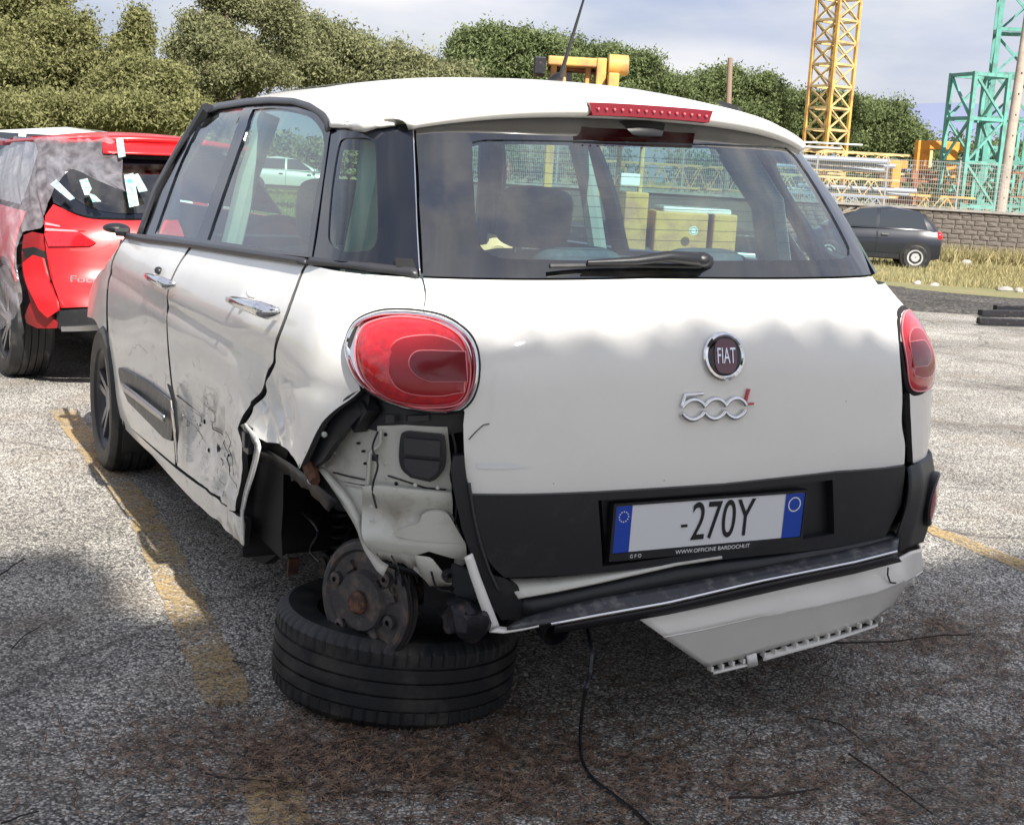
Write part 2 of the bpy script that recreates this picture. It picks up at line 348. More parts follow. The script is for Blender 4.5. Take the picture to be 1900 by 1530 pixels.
def panel(B, name, uz, mat, parent, off=0, g=.03, holes=(), rim=.016, cham=.0025, bulge=None, dent=True):
    """sheet-metal piece lying on the body sheet, with a folded-in edge; uz outline in (u, z)"""
    loops = [dense([(pq(u), z) for u, z in uz], g)]+[dense([(pq(u), z) for u, z in h], g) for h in holes]
    for L in loops:
        out_ = []
        for p in L:
            if not out_ or (Vector(p)-Vector(out_[-1])).length > 1e-4: out_.append(p)
        L[:] = out_
    pts = []; edges = []
    for L in loops:
        n0 = len(pts); pts += L; edges += [(n0+i, n0+(i+1) % len(L)) for i in range(len(L))]
    xs = [p[0] for p in loops[0]]; ys = [p[1] for p in loops[0]]; allp = np.array(pts)
    x = min(xs)+g*.5
    while x < max(xs):
        y = min(ys)+g*.5
        while y < max(ys):
            q = (x+g*.13*math.sin(y*311), y+g*.13*math.sin(x*277))
            if inside(q, loops[0]) and not any(inside(q, h) for h in loops[1:]) and np.min(np.abs(allp-np.array(q)).max(1)) > g*.45: pts.append(q)
            y += g
        x += g
    vo, eo, fo, ov, oe, of_ = delaunay_2d_cdt([Vector(p) for p in pts], edges, [], 0, 1e-6)
    fs = []
    for f in fo:
        cx = sum(vo[i][0] for i in f)/3; cy = sum(vo[i][1] for i in f)/3
        if inside((cx, cy), loops[0]) and not any(inside((cx, cy), h) for h in loops[1:]): fs.append(tuple(f))
    V = []
    for p in vo:
        u = upq(p[0]); o2 = off+(bulge(p) if bulge else 0); V.append(B.P(u, p[1], o2, dent))
    # orient outwards
    if fs:
        a, b, c = fs[0]; nn = (V[b]-V[a]).cross(V[c]-V[a]); pc = upq((vo[a][0]+vo[b][0]+vo[c][0])/3)
        ref = B.nrm(pc, vo[a][1], off)
        outw = Vector((V[a].x, V[a].y-1.0, 0))
        if ref.dot(outw) < 0: ref = -ref
        flip = nn.dot(ref) < 0
        if flip: fs = [f[::-1] for f in fs]
    # boundary edges -> rim
    cnt = {}
    for f in fs:
        for i in range(3):
            e = (f[i], f[(i+1) % 3]); cnt[e] = cnt.get(e, 0)+1
    bd = [e for e in cnt if (e[1], e[0]) not in cnt]
    if rim and bd:
        r1 = {}
        for i in set(k for e in bd for k in e):
            u = upq(vo[i][0]); n = B.nrm(u, vo[i][1], off); outw = Vector((V[i].x, V[i].y-1.0, 0))
            if n.dot(outw) < 0: n = -n
            r1[i] = n
        base = {}
        for i, n in r1.items():
            base[i] = len(V); V += [V[i].copy(), V[i]-n*rim]
        nface = len(fs)
    if rim:
      for a, b in bd: fs.append((base[b], base[a], base[a]+1, base[b]+1))
    o = mesh_obj(name, V, fs, mat, parent, True, 50)
    if rim and mat in (mWhite, mWhiteS):
        o.data.materials.append(mGap)  # white rim coloured dark, standing in for shade inside the gaps
        for k in range(nface, len(o.data.polygons)): o.data.polygons[k].material_index = 1
    return o
def pxuz(B, pts, off=0): return [B.hit(x, y, off) for x, y in pts]
def ppanel(B, name, px, mat, parent, off=0, n=4, **k):
    """outline traced on the photograph, laid on the body sheet"""
    hol = [pxuz(B, smooth_poly(h), off) for h in k.pop('pholes', [])]
    return panel(B, name, pxuz(B, smooth_poly(px, True, n), off), mat, parent, off, holes=hol, **k)
def resamp(P3, n):
    L = [0]
    for a, b in zip(P3, P3[1:]): L.append(L[-1]+(b-a).length)
    r = []
    for k in range(n):
        t = L[-1]*k/(n-1); i = 0
        while i < len(L)-2 and L[i+1] < t: i += 1
        q = (t-L[i])/max(L[i+1]-L[i], 1e-9); r.append(P3[i].lerp(P3[i+1], q))
    return r
def loft(B, name, rows, mat, parent, n=24, sub=3, thick=.004, closed_ends=True):
    """rows: list of (list of pixels or Vectors, offset from the body sheet); skinned into one thick sheet"""
    R = []
    for pts, off in rows:
        P3 = []
        for p in pts:
            if isinstance(p, Vector): P3.append(p)
            elif p[0] == 'u': P3.append(B.P(p[1], p[2], off, False))
            else:
                u, z = B.hit(p[0], p[1], off); P3.append(B.P(u, z, off, False))
        R.append(resamp(P3, n))
    rr = []
    for i in range(len(R)-1):
        p0 = R[i-1] if i > 0 else R[i]; p3 = R[i+2] if i+2 < len(R) else R[i+1]
        for s in range(sub):
            t = s/sub; row = []
            for k in range(n):
                a, b = R[i][k], R[i+1][k]
                row.append(a.lerp(b, t) if len(R) < 3 or sub == 1 else .5*((2*a)+(-p0[k]+b)*t+(2*p0[k]-5*a+4*b-p3[k])*t*t+(-p0[k]+3*a-3*b+p3[k])*t**3))
            rr.append(row)
    rr.append(R[-1]); m = len(rr)
    V = [v for row in rr for v in row]; Fc = [(i*n+k, i*n+k+1, (i+1)*n+k+1, (i+1)*n+k) for i in range(m-1) for k in range(n-1)]
    o = mesh_obj(name, V, Fc, mat, parent, True, 40)
    sm = o.modifiers.new('thickness', 'SOLIDIFY'); sm.thickness = thick; sm.offset = 0
    return o
def text_mesh(name, s, size, mat, parent, M4, depth=.001, sx=1.0, align='CENTER', bevel=0):
    cu = bpy.data.curves.new(name, 'FONT'); cu.body = s; cu.size = size; cu.extrude = depth; cu.align_x = align; cu.align_y = 'CENTER'; cu.bevel_depth = bevel
    t = bpy.data.objects.new(name+'_t', cu); C.objects.link(t); bpy.context.view_layer.update()
    dg = bpy.context.evaluated_depsgraph_get(); me = bpy.data.meshes.new_from_object(t.evaluated_get(dg))
    bpy.data.objects.remove(t); me.name = name
    o = bpy.data.objects.new(name, me); C.objects.link(o); me.materials.clear(); me.materials.append(mat)
    me.transform(M4@Matrix.Diagonal((sx, 1, 1, 1))); o.parent = parent
    return o
def frame_on(B, u, z, off=0):
    """local frame on the body sheet: x to the viewer's right along the surface, y up, z outwards"""
    p = B.P(u, z, off, False); n = B.nrm(u, z, off)
    if n.dot(Vector((p.x, p.y-1, 0))) < 0: n = -n
    x = Vector((0, 0, 1)).cross(n).normalized(); y = n.cross(x)
    return Matrix(((x.x, y.x, n.x, p.x), (x.y, y.y, n.y, p.y), (x.z, y.z, n.z, p.z), (0, 0, 0, 1)))

# ================================================================== the wrecked white car
TH = math.radians(-.8); RY = Matrix.Rotation(TH, 3, 'Y'); PV = Vector((.8, 0, 0))
LOC = PV-RY@PV; TW = Matrix.Translation(LOC)@RY.to_4x4()
car = empty('wrecked_car', 'white hatchback with crushed left rear corner and missing rear wheel', 'car', LOC, (0, TH, 0))
def gss(v, c, r): return math.exp(-((v[0]-c[0])/r[0])**2-((v[1]-c[1])/r[1])**2)
def dentf(v):
    if v.x > -.55 or v.z > 1.1: return v
    y, z = v.y, v.z
    d = .030*gss((y, z), (.78, .55), (.30, .20))+.018*gss((y, z), (1.55, .62), (.4, .18))
    m = gss((y, z), (.55, .45), (.30, .17))
    if m > .02:
        d += m*(.055*abs(noise.noise(Vector((y*7+z*6, z*5, 3.1))))+.022*abs(noise.noise(Vector((y*18, z*16+y*6, 8)))))
    m2 = gss((y, z), (.02, .74), (.22, .09))
    if m2 > .02:
        d += m2*(.026+.055*abs(noise.noise(Vector((y*9-z*7, z*10, 1.7)))))
    d += .008*gss((y, z), (.05, .86), (.18, .05))-.006*gss((y, z), (.2, .93), (.2, .03))
    # character line along the door handles
    d += .006*math.exp(-((z-.86)/.018)**2)
    return Vector((v.x+d, v.y, v.z))
WT = [(.1, .78), (.2, .81), (.3, .845), (.45, .872), (.7, .880), (.93, .862), (1.02, .835), (1.10, .785), (1.3, .715), (1.5, .640), (1.58, .58), (1.66, .45)]
RT = [(.1, -.60), (.2, -.64), (.3, -.67), (.5, -.70), (.7, -.708), (.93, -.70), (1.03, -.675), (1.12, -.60), (1.3, -.465), (1.5, -.275), (1.6, -.20)]
NT = [(.2, 3.2), (.9, 3.2), (1.0, 2.9), (1.12, 2.6), (1.6, 2.6)]
DT = [(.2, .5), (1.0, .5), (1.12, .45), (1.6, .42)]
BW = Body(WT, RT, NT, DT, TW, None, dentf); BW.t0, BW.t1 = 2.2, 7.6
def pp(name, px, mat, off=0, **k): return ppanel(BW, name, px, mat, car, off, **k)
def mir(uz): return [(PI-u, z) for u, z in uz]
def plane_hit(px, py, axis, val):      # the point of a traced pixel on a plane of the car (car coordinates)
    o = BW.c; d = BW.Ti.to_3x3()@ray(px, py); return o+d*((val-o[axis])/d[axis])
def sp(px, py, off=0):
    u, z = BW.hit(px, py, off); return BW.P(u, z, off, False)

# --- doors, wing, sill (left side, traced)
fd = [(352, 457), (290, 450), (262, 446), (236, 441, 's'), (214, 475, 's'), (203, 520, 's'), (200, 570, 's'), (203, 640, 's'), (210, 700, 's'), (219, 762, 's'), (232, 783, 's'), (323, 862), (318, 757, 's'), (310, 711, 's'), (306, 640, 's'), (306, 576, 's'), (311, 535, 's'), (328, 495, 's')]
pp('front_door', fd, mWhiteS, off=.0, g=.028)
rd = [(356, 459), (566, 491), (557, 508, 's'), (532, 575, 's'), (506, 645, 's'), (480, 697, 's'), (455, 745, 's'), (436, 795), (443, 820, 's'), (447, 860, 's'), (441, 905, 's'), (426, 948, 's'), (400, 930), (327, 864), (321, 757, 's'), (313, 711, 's'), (309, 640, 's'), (309, 576, 's'), (314, 535, 's'), (331, 495, 's')]
pp('rear_door', rd, mWhiteS, off=.002, g=.02)
qt = [(572, 492), (776, 515), (782, 518), (784, 585), (720, 600), (668, 650), (664, 700), (667, 724), (640, 745, 's'), (603, 777, 's'), (584, 806, 's'), (568, 840, 's'), (554, 869), (536, 843, 's'), (512, 828, 's'), (480, 819), (470, 812), (449, 786), (462, 745, 's'), (487, 697, 's'), (512, 645, 's'), (538, 575, 's'), (561, 510, 's')]
pp('rear_quarter_panel', qt, mWhiteS, off=0, g=.018)
fw = [(232, 440), (206, 478, 's'), (180, 512, 's'), (166, 545, 's'), (162, 588), (176, 594, 's'), (188, 625, 's'), (199, 680, 's'), (208, 735, 's'), (216, 762), (206, 700, 's'), (199, 640, 's'), (197, 570, 's'), (200, 520, 's'), (211, 475, 's')]
uzf = pxuz(BW, smooth_poly(fw)); pp('front_wing', fw, mWhite, off=.001, g=.04)
sl_ = [(219, 768), (322, 866), (400, 934), (428, 954), (446, 964), (451, 1013), (430, 997), (359, 931), (281, 843), (222, 784)]
pp('sill', sl_, mWhiteS, off=.004, g=.03)
# crushed flange between door and wheel arch
loft(BW, 'arch_flange', [([(447, 788), (462, 812), (474, 826), (470, 850), (462, 880), (452, 915), (446, 950), (448, 990), (450, 1012)], .012), ([(455, 785), (478, 812), (484, 826), (478, 856), (470, 885), (459, 920), (451, 955), (453, 990), (453, 1010)], -.004)], mWhiteS, car, 26, 1, .003)
loft(BW, 'door_seal', [([(437, 797), (446, 822), (450, 860), (444, 908), (428, 950)], .03), ([(452, 800), (463, 830), (464, 862), (455, 905), (440, 948)], .035)], mBlackPl, car, 20, 1, .003)
br = MB(); q = sp(463, 815, .01); br.box(q, (.02, .05, .07)); br.box(q+Vector((-.012, .0, .0)), (.01, .028, .04)); br.build('latch_bracket', mAlloyD, car)

# --- glass, pillars and trims on the left
outer = [(256, 436), (262, 417, 's'), (285, 352, 's'), (332, 267, 's'), (366, 215, 's'), (376, 207, 's'), (403, 196, 's'), (456, 188, 's'), (500, 185, 's'), (544, 187, 's'), (573, 196, 's'), (597, 211, 's'), (612, 234, 's'), (608, 270, 's'), (594, 370, 's'), (578, 478), (456, 464), (353, 450)]
gf = [(287, 433), (300, 395, 's'), (335, 300, 's'), (379, 218, 's'), (415, 206, 's'), (452, 201), (409, 320, 's'), (364, 442)]
gr = [(384, 445), (425, 325, 's'), (469, 203), (509, 200, 's'), (544, 205, 's'), (573, 217, 's'), (590, 233, 's'), (600, 255, 's'), (600, 293, 's'), (582, 380, 's'), (570, 470), (544, 468), (456, 455)]
pp('window_frame', outer, mBlackGl, off=.004, pholes=[gf, gr])
pp('front_door_glass', gf, mGlass, off=.010, rim=0, g=.06)
pp('rear_door_glass', gr, mGlass, off=.010, rim=0, g=.06)
def strip(name, a, b, mat, off, n=40, th=.006, parent=None): return loft(BW, name, [(a, off), (b, off)], mat, parent or car, n, 1, th)
rail_o = [(254, 436), (261, 415), (284, 350), (331, 265), (367, 210), (377, 204), (403, 192), (456, 184), (500, 181), (546, 183), (577, 192), (602, 208), (614, 229), (615, 240)]
rail_i = [(262, 437), (269, 417), (292, 353), (338, 270), (371, 219), (381, 211), (405, 202), (457, 194), (500, 191), (543, 193), (570, 202), (592, 216), (604, 234), (605, 245)]
strip('roof_rail_trim', rail_o, rail_i, mTrim, -.004, 60)
strip('belt_trim', [(232, 432), (268, 436), (353, 448), (456, 463), (568, 480)], [(232, 442), (270, 449), (353, 459), (456, 475), (566, 491)], mTrim, -.006, 40, .012)
strip('quarter_belt_trim', [(577, 478), (680, 489), (773, 499)], [(574, 491), (680, 503), (776, 514)], mTrim, -.006, 30, .012)
qg = [(616, 236), (723, 233), (764, 229), (768, 330), (772, 430), (776, 500), (680, 489), (582, 477), (590, 430, 's'), (601, 345, 's'), (611, 275, 's')]
qw = [(626, 280, 's'), (635, 259, 's'), (655, 256, 's'), (682, 257, 's'), (696, 266, 's'), (698, 290, 's'), (700, 350, 's'), (701, 430, 's'), (692, 460, 's'), (670, 467, 's'), (632, 465, 's'), (612, 450, 's'), (609, 425, 's'), (615, 350, 's')]
pp('quarter_window_surround', qg, mBlackGl, off=.003, pholes=[qw])
pp('quarter_glass', qw, mGlass, off=.006, rim=0, g=.06)
strip('rear_glass_seal', [(764, 229), (768, 330), (772, 430), (777, 512)], [(768, 229), (772, 330), (776, 430), (781, 512)], mChrome, .006, 20, .003)
pp('broken_trim_clip', [(732, 478), (765, 480), (772, 496), (736, 494)], mDark, off=-.008)

# --- tailgate
hg = [(771, 228), (900, 214, 's'), (1080, 214, 's'), (1300, 226, 's'), (1476, 252), (1520, 322), (1565, 398), (1600, 465), (1616, 509), (1200, 513), (785, 512), (778, 380)]
hw_ = [(876, 275, 's'), (882, 262, 's'), (930, 259, 's'), (1100, 262, 's'), (1300, 267, 's'), (1440, 272, 's'), (1466, 280, 's'), (1490, 308, 's'), (1530, 372, 's'), (1568, 442, 's'), (1576, 466, 's'), (1560, 480, 's'), (1450, 483, 's'), (1200, 484, 's'), (1000, 482, 's'), (930, 478, 's'), (896, 462, 's'), (885, 430, 's'), (879, 350, 's')]
pp('rear_glass_border', hg, mGlassE, off=.0, pholes=[hw_], g=.04)
pp('rear_glass', hw_, mGlassR, off=.004, rim=0, g=.05)
hp = [(786, 516), (1200, 517), (1618, 513), (1640, 545, 's'), (1660, 580, 's'), (1668, 640), (1674, 730, 's'), (1673, 785, 's'), (1679, 824, 's'), (1678, 861), (1552, 873), (1343, 896), (1100, 911), (990, 915), (874, 915), (868, 897, 's'), (862, 850, 's'), (859, 765), (850, 740), (880, 690), (880, 640), (850, 600), (786, 580)]
pp('tailgate', hp, mWhite, off=0, g=.035)
hb = [(876, 918), (990, 918), (1100, 914), (1343, 899), (1552, 876), (1680, 864), (1672, 935), (1640, 1000), (1412, 1030), (1239, 1048), (1114, 1062), (936, 1071), (907, 1040, 's'), (888, 985, 's')]
rec = [(1110, 928), (1300, 915), (1545, 890), (1548, 990), (1420, 1012), (1270, 1030), (1118, 1050)]
pp('tailgate_lower_cladding', hb, mBlackPl, off=-.012, pholes=[rec], g=.035, rim=.03)
pp('plate_recess', [(x+(6 if x < 1200 else -4), y) for x, y in rec], mBlackPl, off=.012)
# number plate
c4 = [sp(1131, 938, .004), sp(1481, 911, .004), sp(1483, 990, .004), sp(1135, 1020, .004)]
pc = (c4[0]+c4[1]+c4[2]+c4[3])/4; px_ = ((c4[1]-c4[0])+(c4[2]-c4[3])).normalized(); py_ = ((c4[0]-c4[3])+(c4[1]-c4[2])); py_ = (py_-px_*py_.dot(px_)).normalized(); pz_ = px_.cross(py_)
pc = pc+pz_*.012
PM = Matrix(((px_.x, py_.x, pz_.x, pc.x), (px_.y, py_.y, pz_.y, pc.y), (px_.z, py_.z, pz_.z, pc.z), (0, 0, 0, 1)))
sc = ((c4[1]-c4[0]).length)/.52
def onp(x, y, z): return PM@Vector((x*sc, y*sc, z))
plate = mesh_obj('number_plate', [], [], mPlate, car)
m_ = MB(); m_.add([onp(x, y, z) for z in (0, .003) for x, y in ((-.26, -.055), (.26, -.055), (.26, .055), (-.26, .055))], [(3, 2, 1, 0), (4, 5, 6, 7), (0, 1, 5, 4), (1, 2, 6, 5), (2, 3, 7, 6), (3, 0, 4, 7)])
plate.data.from_pydata([tuple(v) for v in m_.v], [], m_.f); plate.data.update()
for x0, x1 in ((-.26, -.218), (.205, .26)):
    m_ = MB(); m_.add([onp(x, y, .0042) for x, y in ((x0, -.055), (x1, -.055), (x1, .055), (x0, .055))], [(0, 1, 2, 3)]); m_.build('blue_band', mBlue, plate)
m_ = MB(); 
for k in range(24):
    a0, a1 = 2*PI*k/24, 2*PI*(k+1)/24
    m_.add([onp(.232+r*math.cos(a), .028+r*math.sin(a), .0052) for r, a in ((.0155, a0), (.0185, a0), (.0185, a1), (.0155, a1))], [(0, 1, 2, 3)])
m_.build('blue_band_ring', mInkW, plate)
m_ = MB()
for k in range(12):
    a = 2*PI*k/12; m_.add([onp(-.239+.012*math.cos(a)+dx, .03+.012*math.sin(a)+dy, .0052) for dx, dy in ((-.0015, -.0015), (.0015, -.0015), (.0015, .0015), (-.0015, .0015))], [(0, 1, 2, 3)])
m_.build('star_ring', mInkW, plate)
fr_ = MB()
for x0, x1, y0, y1 in ((-.268, .268, -.074, -.056), (-.268, .268, .056, .062), (-.268, -.261, -.056, .056), (.261, .268, -.056, .056)):
    fr_.add([onp(x, y, z) for z in (-.012, .006) for x, y in ((x0, y0), (x1, y0), (x1, y1), (x0, y1))], [(3, 2, 1, 0), (4, 5, 6, 7), (0, 1, 5, 4), (1, 2, 6, 5), (2, 3, 7, 6), (3, 0, 4, 7)])
fr_.build('plate_holder', mBlackPl, plate)
def pm(x, y, z): return PM@Matrix.Translation((x*sc, y*sc, z))
text_mesh('plate_digits', '270Y', .132, mInk, plate, pm(-.058, .0, .0045), .0005, .64, 'LEFT')
text_mesh('plate_hyphen', '-', .07, mInk, plate, pm(-.075, .002, .0045), .0005, 1, 'CENTER')
text_mesh('holder_lettering', 'WWW.OFFICINE BARDOCHI.IT', .0135, mInkW, plate, pm(0.01, -.0655, .0068), .0003, 1.1, 'CENTER')
text_mesh('holder_symbols', 'G F O', .012, mInkW, plate, pm(-.2, -.0655, .0068), .0003, 1.0, 'CENTER')

# round badge and model script
bu, bz = BW.hit(1341, 661); BM = frame_on(BW, bu, bz)
m_ = MB(); m_.lathe([(.0, -.002), (.049, -.002), (.055, .002), (.057, .007), (.054, .011), (.049, .0125), (.045, .010), (.043, .006), (0, .006)], 64)
m_.v = [tuple(BM@Vector(v)) for v in m_.v]; badge = m_.build('round_badge', mChrome, car, True, 30)
m_ = MB(); m_.lathe([(.0455, .0075), (.0440, .0082), (.034, .0102), (0, .0112)], 64); m_.v = [tuple(BM@Vector(v)) for v in m_.v]
bkm = m_.build('badge_rim_black', mBlackGl, badge, True, 60)
m_ = MB()
arc = []
for k in range(40):   # maroon field, wider than high
    a = 2*PI*k/40; x = .031*math.copysign(abs(math.cos(a))**.6, math.cos(a)); y = .040*math.copysign(abs(math.sin(a))**.8, math.sin(a)); arc.append((x, y))
m_.prism(arc, 1, lambda x, y, d: BM@Vector((x, y, .0095+.0035*d))); m_.build('badge_field', mMaroon, badge)
text_mesh('badge_lettering', 'FIAT', .052, mChrome, badge, BM@Matrix.Translation((0, -.001, .0135)), .0015, .50, 'CENTER')
MM = frame_on(BW, *BW.hit(1335, 757)); m_ = MB()
def scr(pts, r=.0062): m_.tube([MM@Vector((x, y+.006, .006)) for x, y in pts], r, 8)
A_ = [(-.100, .030), (-.055, .030)]
def wave(sgn, x0, x1, n=12): return [(x0+(x1-x0)*k/n, sgn*(.0+.0165*math.sin(PI*k/n)**.75)) for k in range(n+1)]
scr([(-.052, .030), (-.100, .028), (-.106, .004)], .005)
for a, b in ((-.106, -.046), (-.046, .012), (.012, .068)): scr([(x, y) for x, y in wave(1, a, b)]); scr([(x, y-.013) for x, y in wave(-1, a, b)])
m_.build('model_script', mChrome, car, True, 60)
text_mesh('model_letter', 'L', .055, mRedBadge, car, MM@Matrix(((1, .25, 0, .062), (0, 1, 0, .022), (0, 0, 1, .004), (0, 0, 0, 1))), .003, 1.25, 'LEFT')
pp('paint_chip_sticker', [(885, 858), (940, 858), (992, 866), (940, 870), (886, 869)], mInkW, off=-.0015, rim=0)

# spoiler and roof
EZ = [(-.42, 1.42), (-.1, 1.458), (.2, 1.462), (.34, 1.49), (.51, 1.516), (.74, 1.535), (1.07, 1.547), (1.5, 1.55), (1.96, 1.549), (2.1, 1.53)]
ZC = [(-.3, 1.55), (-.2, 1.57), (.05, 1.603), (.35, 1.622), (.8, 1.636), (1.3, 1.636), (1.8, 1.618), (2.1, 1.585)]
def roofpt(x01, y):
    ez = itp(y, EZ); w_ = BW.wid(y, ez)+.006; x = w_*x01; zc = itp(y, ZC)
    return Vector((x, y, ez+(zc-ez)*(1-abs(x01)**2.3)))
V = []; Fc = []; ny, nx = 44, 36
for j in range(ny+1):
    y = -.27+(2.02+.27)*j/ny
    for i in range(nx+1):
        a = -1+2*i/nx; a = math.copysign(abs(a)**.85, a); yy = y+(.20*abs(a)**2.5*(1-j/ny)**4); V.append(roofpt(a, yy))
for j in range(ny):
    for i in range(nx): k = j*(nx+1)+i; Fc.append((k, k+1, k+nx+2, k+nx+1))
roof = mesh_obj('roof', V, Fc, mWhite, car, True, 60); sm = roof.modifiers.new('thickness', 'SOLIDIFY'); sm.thickness = .02; sm.offset = -1
def roofz(x, y):
    ez = itp(y, EZ); w_ = BW.wid(y, ez); return ez+(itp(y, ZC)-ez)*(1-abs(min(1, abs(x)/w_))**2.3)
V = []; Fc = []
for j in range(13):
    for i in range(13):
        x = -.43+.86*i/12; y = .96+.75*j/12; V.append((x, y, roofz(x, y)+.004))
for j in range(12):
    for i in range(12): k = j*13+i; Fc.append((k, k+1, k+14, k+13))
mesh_obj('sunroof_glass', V, Fc, mBlackGl, roof, True)
# spoiler: rows from the roof joint back to the lip, then under
def sprow(yc, yb, zc, zb, n=41, wx=.60):
    r = []
    for i in range(n):
        a = -1+2*i/(n-1); x = a*wx; r.append(Vector((x, yc+(yb-yc)*abs(a)**3.0, zc+(zb-zc)*abs(a)**2.6)))
    return r
rows = [(sprow(-.14, .06, 1.572, 1.464, wx=.664), 0), (sprow(-.23, -.05, 1.560, 1.470, wx=.640), 0), (sprow(-.298, -.135, 1.540, 1.474, wx=.607), 0), (sprow(-.316, -.165, 1.527, 1.467, wx=.592), 0), (sprow(-.306, -.17, 1.510, 1.456, wx=.585), 0), (sprow(-.255, -.15, 1.500, 1.448, wx=.575), 0)]
sp_ = loft(BW, 'roof_spoiler', rows, mWhite, car, 61, 3, .004)
# high brake lamp let into the lip
def lampx(x, y, z): return Vector((x, y, z))
m_ = MB(); n = 16
for i in range(n+1):
    a = -1+2*i/n; x = .178*a; s_ = abs(x/.6); y = -.332+(.15)*s_**3; z0 = 1.527-.06*s_**2.6
    m_.v += [(x, y+.004, z0+.010), (x*.94, y+.004, z0-.020), (x*.94, y+.05, z0-.022), (x, y+.05, z0+.012)]
m_.f = [(4*i+k, 4*i+(k+1) % 4, 4*i+4+(k+1) % 4, 4*i+4+k) for i in range(n) for k in range(4)]+[(0, 3, 2, 1), (4*n, 4*n+1, 4*n+2, 4*n+3)]
hb_ = m_.build('high_brake_lamp', mLensD, car)
m_ = MB()
for i in range(15): m_.ball((-.155+.31*i/14, -.333+.15*abs((-.155+.31*i/14)/.6)**3, 1.522-.07*abs((-.155+.31*i/14)/.6)**2.6), .0035, 6, 4)
m_.build('lamp_diodes', mLed, hb_)
sm_ = [Vector((x*.674, -.14+.20*abs(x)**3.0, 1.5725+(1.452-1.572)*abs(x)**2.6+.0015)) for x in np.linspace(-.99, .99, 50)]; m_ = MB(); m_.tube(sm_, .0022, 5); m_.build('roof_seam', mGap, car)
strip('roof_edge', [(612, 222), (640, 225), (680, 224), (710, 222), (738, 216)], [(614, 237), (640, 237), (680, 237), (708, 236), (732, 232)], mWhite, -.006, 24, .008)
# rubber seal under the spoiler and right-hand roof gap
loft(BW, 'washer_trim', [([Vector((-.50, -.20, 1.455)), Vector((0, -.285, 1.50)), Vector((.50, -.20, 1.455))], 0), ([Vector((-.52, -.225, 1.425)), Vector((0, -.31, 1.465)), Vector((.52, -.225, 1.425))], 0)], mBlackPl, car, 24, 1, .01)
m_ = MB(); m_.add([(.44, .05, 1.585), (.46, -.02, 1.568), (.60, .10, 1.53), (.585, .2, 1.54), (.44, .05, 1.575), (.46, -.02, 1.558), (.60, .10, 1.52), (.585, .2, 1.53)], [(0, 1, 2, 3), (7, 6, 5, 4), (0, 4, 5, 1), (1, 5, 6, 2), (2, 6, 7, 3), (3, 7, 4, 0)])
m_.build('lifted_roof_strip', mTrim, car)
# antenna
ab = Vector((0, .19, roofz(0, .19))); tp = plane_hit(1084, -4, 0, 0.0)
m_ = MB(); m_.tube([ab-Vector((0, -.03, .005)), ab+Vector((0, 0, .012)), ab.lerp(tp, .06)], [.022, .014, .008], 10); ant = m_.build('antenna_base', mBlackPl, car, True)
m_ = MB(); m_.tube([ab.lerp(tp, .05), ab.lerp(tp, .45), ab.lerp(tp, 1.25)], [.0062, .005, .0022], 8); m_.build('antenna_rod', mBlackPl, ant, True)
# wiper
w0, w1, w2 = sp(1303, 482, -.03), sp(1180, 484, -.035), sp(1020, 494, -.02)
m_ = MB(); m_.tube([sp(1312, 486, .0), w0, sp(1240, 476, -.045), w1, sp(1090, 487, -.03)], [.018, .017, .013, .010, .006], 8); m_.ball(w0, (.026, .02, .018), 12, 8)
wip = m_.build('rear_wiper', mBlackPl, car, True, 60)
m_ = MB(); m_.tube([sp(1300, 494, -.012), sp(1160, 492, -.014), w2], .006, 6); m_.build('wiper_blade', mRubber, wip, True)

pp('seam_backing', [(750, 236), (795, 236), (806, 508), (758, 506)], mDark, off=.022, rim=0)
# --- tail lamps
lc = [(636, 647, 's'), (644, 613, 's'), (662, 592, 's'), (696, 578, 's'), (736, 574, 's'), (788, 578, 's'), (830, 589, 's'), (867, 613, 's'), (886, 642, 's'), (892, 678, 's'), (888, 718, 's'), (873, 749, 's'), (846, 767, 's'), (802, 768, 's'), (749, 759, 's'), (704, 742, 's'), (670, 720, 's'), (648, 690, 's')]
ll = [(657, 640, 's'), (664, 616, 's'), (683, 599, 's'), (730, 588, 's'), (788, 592, 's'), (830, 607, 's'), (857, 628, 's'), (871, 660, 's'), (874, 700, 's'), (865, 737, 's'), (841, 754, 's'), (788, 757, 's'), (736, 750, 's'), (699, 733, 's'), (671, 702, 's'), (659, 670, 's')]
l2 = [(717, 672, 's'), (728, 640, 's'), (752, 626, 's'), (802, 622, 's'), (841, 633, 's'), (862, 652), (862, 728), (846, 730, 's'), (815, 735, 's'), (762, 731, 's'), (731, 713, 's')]
l3 = [(759, 668, 's'), (772, 652, 's'), (800, 650), (864, 652), (868, 708), (800, 708), (778, 700, 's'), (763, 686, 's')]
def dome(name, uz, prof, mat, parent, mirror=False):
    """shape lofted from an outline towards its middle: prof = [(scale, off)]"""
    uz = mir(uz) if mirror else uz
    cu = sum(u for u, z in uz)/len(uz); cz = sum(z for u, z in uz)/len(uz); n = len(uz); V = []; Fc = []
    for sc_, of_ in prof:
        if mirror and of_ < 0: of_ *= .35
        for u, z in uz: V.append(BW.P(cu+(u-cu)*sc_, cz+(z-cz)*sc_, of_, False))
    for i in range(len(prof)-1):
        for k in range(n): Fc.append((i*n+k, i*n+(k+1) % n, (i+1)*n+(k+1) % n, (i+1)*n+k))
    Fc.append(tuple((len(prof)-1)*n+k for k in range(n)))
    if mirror: Fc = [f[::-1] for f in Fc]
    return mesh_obj(name, V, Fc, mat, parent, True, 40)
